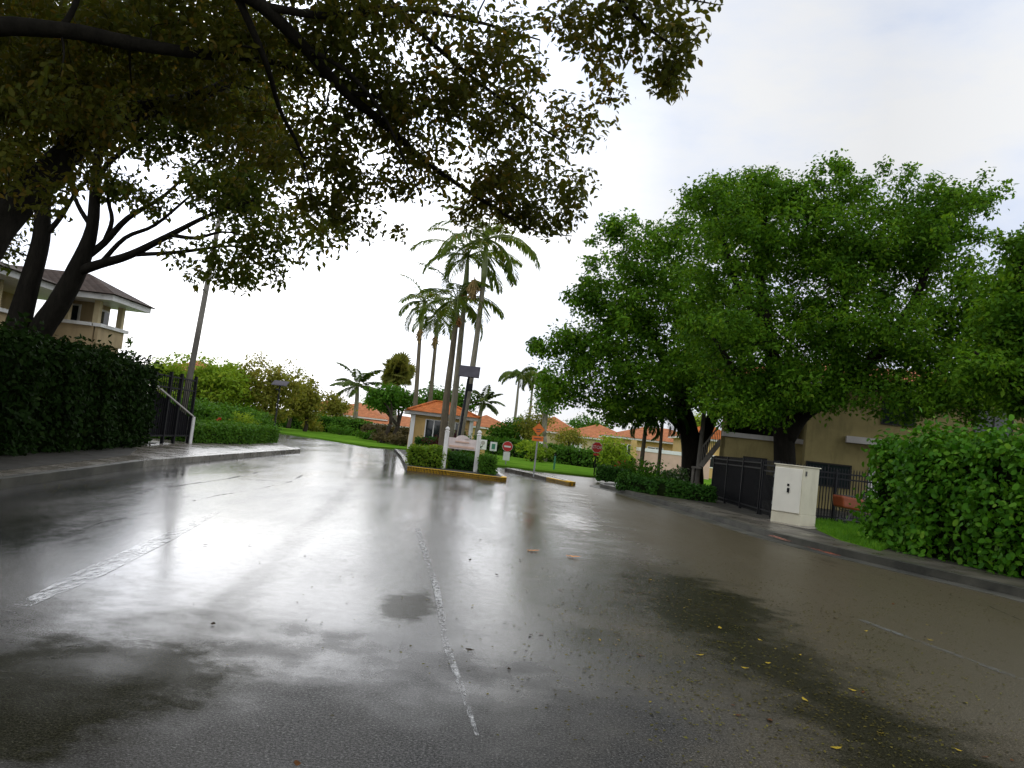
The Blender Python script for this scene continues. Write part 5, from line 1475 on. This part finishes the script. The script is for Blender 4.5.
for x, zc_, ww, hh, wh in ((.95, 1.5, 1.7, .9, 0), (3.05, 1.15, 1.1, 1.6, 1), (6.8, 4.2, 1.3, 1.1, 0), (3.4, 4.3, 1.2, 1.0, 0), (9.6, 4.2, 1.3, 1.1, 0)):
    f = MB()
    for dx in (-ww / 2, 0, ww / 2): f.box((x + dx, -.02, zc_), (.06, .08, hh))
    for dz in (-hh / 2, hh / 2): f.box((x, -.021, zc_ + dz), (ww + .06, .078, .06))
    fo = f.build('window', m_grey if wh else m_dark, root, **k)
    pn = MB()
    if wh:
        for q in range(12): pn.box((x, -.012, zc_ - hh / 2 + (q + .5) * hh / 12), (ww - .05, .03, hh / 12 - .015))
    else: pn.box((x, -.012, zc_), (ww - .04, .03, hh - .04))
    pn.build('blinds' if wh else 'pane', m_white if wh else m_glass, fo, world=False)
MB().box((-1.9, 1.36, .95), (1.0, .06, 1.9)).build('door', m_dark, root, **k)
MB().box((W_ / 2 - 1.2, 4, 5.2), (W_ + 5.4, 9.2, .2)).build('fascia', m_grey, root, **k)
rf = MB(); hip(rf, -4.2, W_ + 1.8, -.7, 8.7, 5.302, 1.25, 4.5); rf.build('roof', m_tile2, root, **k)
st = MB()
for q in range(7): st.box((-3.46 - q * .11, 2.4, 2.42 - q * .18), (.19, 1.1, .05))
st.beam((-3.4, 1.86, 2.5), (-4.18, 1.86, 1.25), .07, .2); st.beam((-3.4, 2.94, 2.5), (-4.18, 2.94, 1.25), .07, .2)
st.box((-4.36, 2.4, 1.16), (.42, 1.15, .08))
for y in (1.9, 2.9): st.box((-4.5, y, .56), (.09, .09, 1.12))
so = st.build('stairs', m_pole, root, **k)
rl = MB(); rl.beam((-3.4, 1.86, 3.35), (-4.18, 1.86, 2.1), .05, .07)
for q in range(11):
    x = -3.42 - .74 * q / 10; rl.beam((x, 1.86, 2.47 - 1.18 * q / 10), (x, 1.86, 3.3 - 1.18 * q / 10), .03, .03)
rl.build('railing', m_pole, so, world=False)

# ------------------------------------------------------------------ leaves on the road
def leaf_mesh(seed, s):
    rg = np.random.default_rng(seed); mb = MB()
    out = []
    for i in range(7):
        t = i / 6; w_ = math.sin(math.pi * t ** .8) * .24 * s
        out.append((t * s - s / 2, w_, abs(rg.normal()) * .004 + .05 * s * abs(2 * t - 1) ** 2))
    lo = [(x, -y, z) for x, y, z in out]
    mid = [(x, 0, z + .02 * s) for x, y, z in out]
    mb.add(out + mid + lo, [(i, i + 1, 8 + i, 7 + i) for i in range(6)] + [(7 + i, 8 + i, 15 + i, 14 + i) for i in range(6)])
    me = bpy.data.meshes.new('fallen_leaf'); me.from_pydata(mb.v, [], mb.f); return me
m_lf = [surf('fallen_brown', (.10, .045, .018), .3, 20, .8, spec=.03), surf('fallen_orange', (.75, .27, .01), .25, 20, .8, spec=.03), surf('fallen_yellow', (.38, .27, .03), .25, 20, .8, spec=.03), surf('fallen_dark', (.035, .025, .015), .3, 20, .8, spec=.03)]
lmesh = []
for i in range(4):
    me = leaf_mesh(200 + i, .1); me.materials.append(m_lf[i]); lmesh.append(me)
rnd = random.Random(4)
def put_leaf(u, v, kind, size, label, group='fallen leaves on the wet road', rz=None):
    o = bpy.data.objects.new('fallen_leaf', lmesh[kind]); COL.objects.link(o)
    o.location = G(u, v, .006); o.rotation_euler = (rnd.uniform(-.15, .15), rnd.uniform(-.15, .15), rnd.uniform(0, 6.28) if rz is None else rz)
    o.scale = (size, size, size)
    tag(o, label, 'leaf', group)
put_leaf(533, 551, 1, 1.7, 'left of two bright orange leaves lying mid road right of the worn line', rz=.2)
put_leaf(573, 557, 1, 1.9, 'right of two bright orange leaves lying mid road right of the worn line', rz=-.2)
o = bpy.data.objects.new('fallen_leaf', lmesh[0].copy()); COL.objects.link(o)
o.location = G(297, 763, .012); o.rotation_euler = (.9, .3, .8); o.scale = (.42, .5, .5); tag(o, 'curled brown leaf standing up at the bottom edge of the photo', 'leaf', 'fallen leaves on the wet road')
LB = ['small dull brown leaf lying flat on the wet road', 'small orange leaf lying flat on the wet road', 'small yellow leaf lying flat on the wet road', 'small blackened leaf lying flat on the wet road']
pts_ = [(462, 508, 1), (491, 511, 0), (437, 487, 0), (519, 518, 3), (450, 536, 3), (480, 540, 3), (512, 544, 3), (520, 560, 3), (497, 575, 3), (560, 590, 0), (563, 603, 3), (505, 622, 3), (530, 635, 3), (509, 669, 3), (541, 634, 0), (470, 560, 3), (545, 541, 0), (588, 583, 3),
        (470, 650, 3), (600, 640, 2), (760, 640, 2), (800, 655, 2), (768, 663, 2), (733, 705, 0), (738, 715, 0), (863, 692, 0), (852, 690, 2), (880, 733, 2), (836, 748, 2), (958, 750, 2), (985, 757, 0), (1012, 760, 0), (866, 631, 2), (780, 622, 0), (720, 628, 2), (690, 600, 2), (650, 580, 2), (700, 655, 2), (745, 668, 2),
        (640, 655, 0), (835, 618, 0), (893, 604, 0), (930, 640, 2), (905, 700, 0), (805, 700, 2), (770, 720, 0), (213, 624, 3), (250, 545, 3), (205, 545, 3), (345, 560, 3)]
for i, (u, v, kd) in enumerate(pts_):
    put_leaf(u, v, kd, rnd.uniform(.35, .75), LB[kd], 'small ' + ['brown', 'orange', 'yellow', 'blackened'][kd] + ' leaves on the wet road')
# specks of leaf litter washed over the lane
rng = np.random.default_rng(77); C = []
for (u, v, su, sv, n) in [(780, 640, 110, 50, 2600), (680, 590, 55, 25, 900), (880, 710, 80, 35, 900), (900, 600, 80, 20, 250), (960, 606, 60, 14, 300), (720, 527, 50, 8, 200), (70, 482, 60, 7, 500), (480, 600, 120, 50, 160), (860, 566, 60, 10, 250)]:
    for _ in range(n):
        uu, vv = rng.normal(u, su), rng.normal(v, sv)
        p = G(uu, max(vv, 480), .005)
        if -7.1 < p.x < 8.4 and p.y < 40 and p.y > 1: C.append((p.x, p.y, p.z))
C = np.array(C); V = leaf_quads(C, np.full(len(C), .024), .6, rng, 3.0, 0, fold=.1); V[:, :, 2] = np.maximum(V[:, :, 2], .003)
m_lit = leafmat('litter', (.06, .048, .014), (.12, .115, .03), (.26, .21, .05), .0, .8, spec=.0)
tag(quads_mesh('leaf_litter', V, m_lit), 'tiny yellow and brown leaf specks strewn over the wet lane', 'litter', kind='stuff')

# ------------------------------------------------------------------ sky and sun
SUN_AZ, SUN_EL = rad(-17), rad(17)          # azimuth from +Y, to the left
sd = Vector((math.sin(SUN_AZ) * math.cos(SUN_EL), math.cos(SUN_AZ) * math.cos(SUN_EL), math.sin(SUN_EL)))
world = bpy.data.worlds.new('World'); scene.world = world; world.use_nodes = True
nt = world.node_tree
for n in list(nt.nodes): nt.nodes.remove(n)
out = nt.nodes.new('ShaderNodeOutputWorld'); bg = nt.nodes.new('ShaderNodeBackground'); bg.inputs[1].default_value = .1
sky = nt.nodes.new('ShaderNodeTexSky'); sky.sky_type = 'NISHITA'; sky.sun_disc = False
sky.sun_elevation = SUN_EL; sky.sun_rotation = SUN_AZ
tc = nt.nodes.new('ShaderNodeTexCoord')
dotn = nt.nodes.new('ShaderNodeVectorMath'); dotn.operation = 'DOT_PRODUCT'; dotn.inputs[1].default_value = sd
L(nt, tc.outputs['Generated'], dotn.inputs[0])
glow = ramp(nt, dotn.outputs['Value'], [(0.0, g(.95)), (.45, g(.70)), (.78, g(.50)), (.90, g(.56)), (.94, g(.72)), (.975, g(1.12)), (1.0, g(1.5))])
mp = nt.nodes.new('ShaderNodeMapping'); mp.inputs['Scale'].default_value = (1, 1, 2.6); L(nt, tc.outputs['Generated'], mp.inputs[0])
cn = noise(nt, mp.outputs[0], 2.6, 7, .58)
cloudv = ramp(nt, cn, [(.36, (.79, .88, 1.07)), (.60, (.965, .98, 1.0))])
cc_ = mix_rgb(nt, 1.0, cloudv, glow, 'MULTIPLY')
cc_ = mix_rgb(nt, 1.0, cc_, (17.4, 17.3, 17.2, 1), 'MULTIPLY')
cover = ramp(nt, cn, [(.25, g(.80)), (.5, g(.96))])
L(nt, mix_rgb(nt, cover, sky.outputs[0], cc_), bg.inputs[0])
L(nt, bg.outputs[0], out.inputs[0])
ld = bpy.data.lights.new('sun', 'SUN'); ld.energy = .6; ld.angle = rad(65); ld.color = (1, .95, .86)
lo_ = bpy.data.objects.new('sun', ld); COL.objects.link(lo_)
lo_.rotation_euler = (-sd).to_track_quat('-Z', 'Y').to_euler()

# ------------------------------------------------------------------ render
scene.view_settings.view_transform = 'Standard'
scene.view_settings.look = 'None'
scene.view_settings.exposure = 0.0
scene.view_settings.gamma = 1.0
scene.view_settings.use_curve_mapping = False
scene.render.engine = 'CYCLES'
scene.cycles.max_bounces = 6
scene.cycles.diffuse_bounces = 3
scene.cycles.glossy_bounces = 3
scene.cycles.transmission_bounces = 4
scene.cycles.transparent_max_bounces = 8
scene.cycles.use_denoising = True
scene.cycles.sample_clamp_indirect = 6
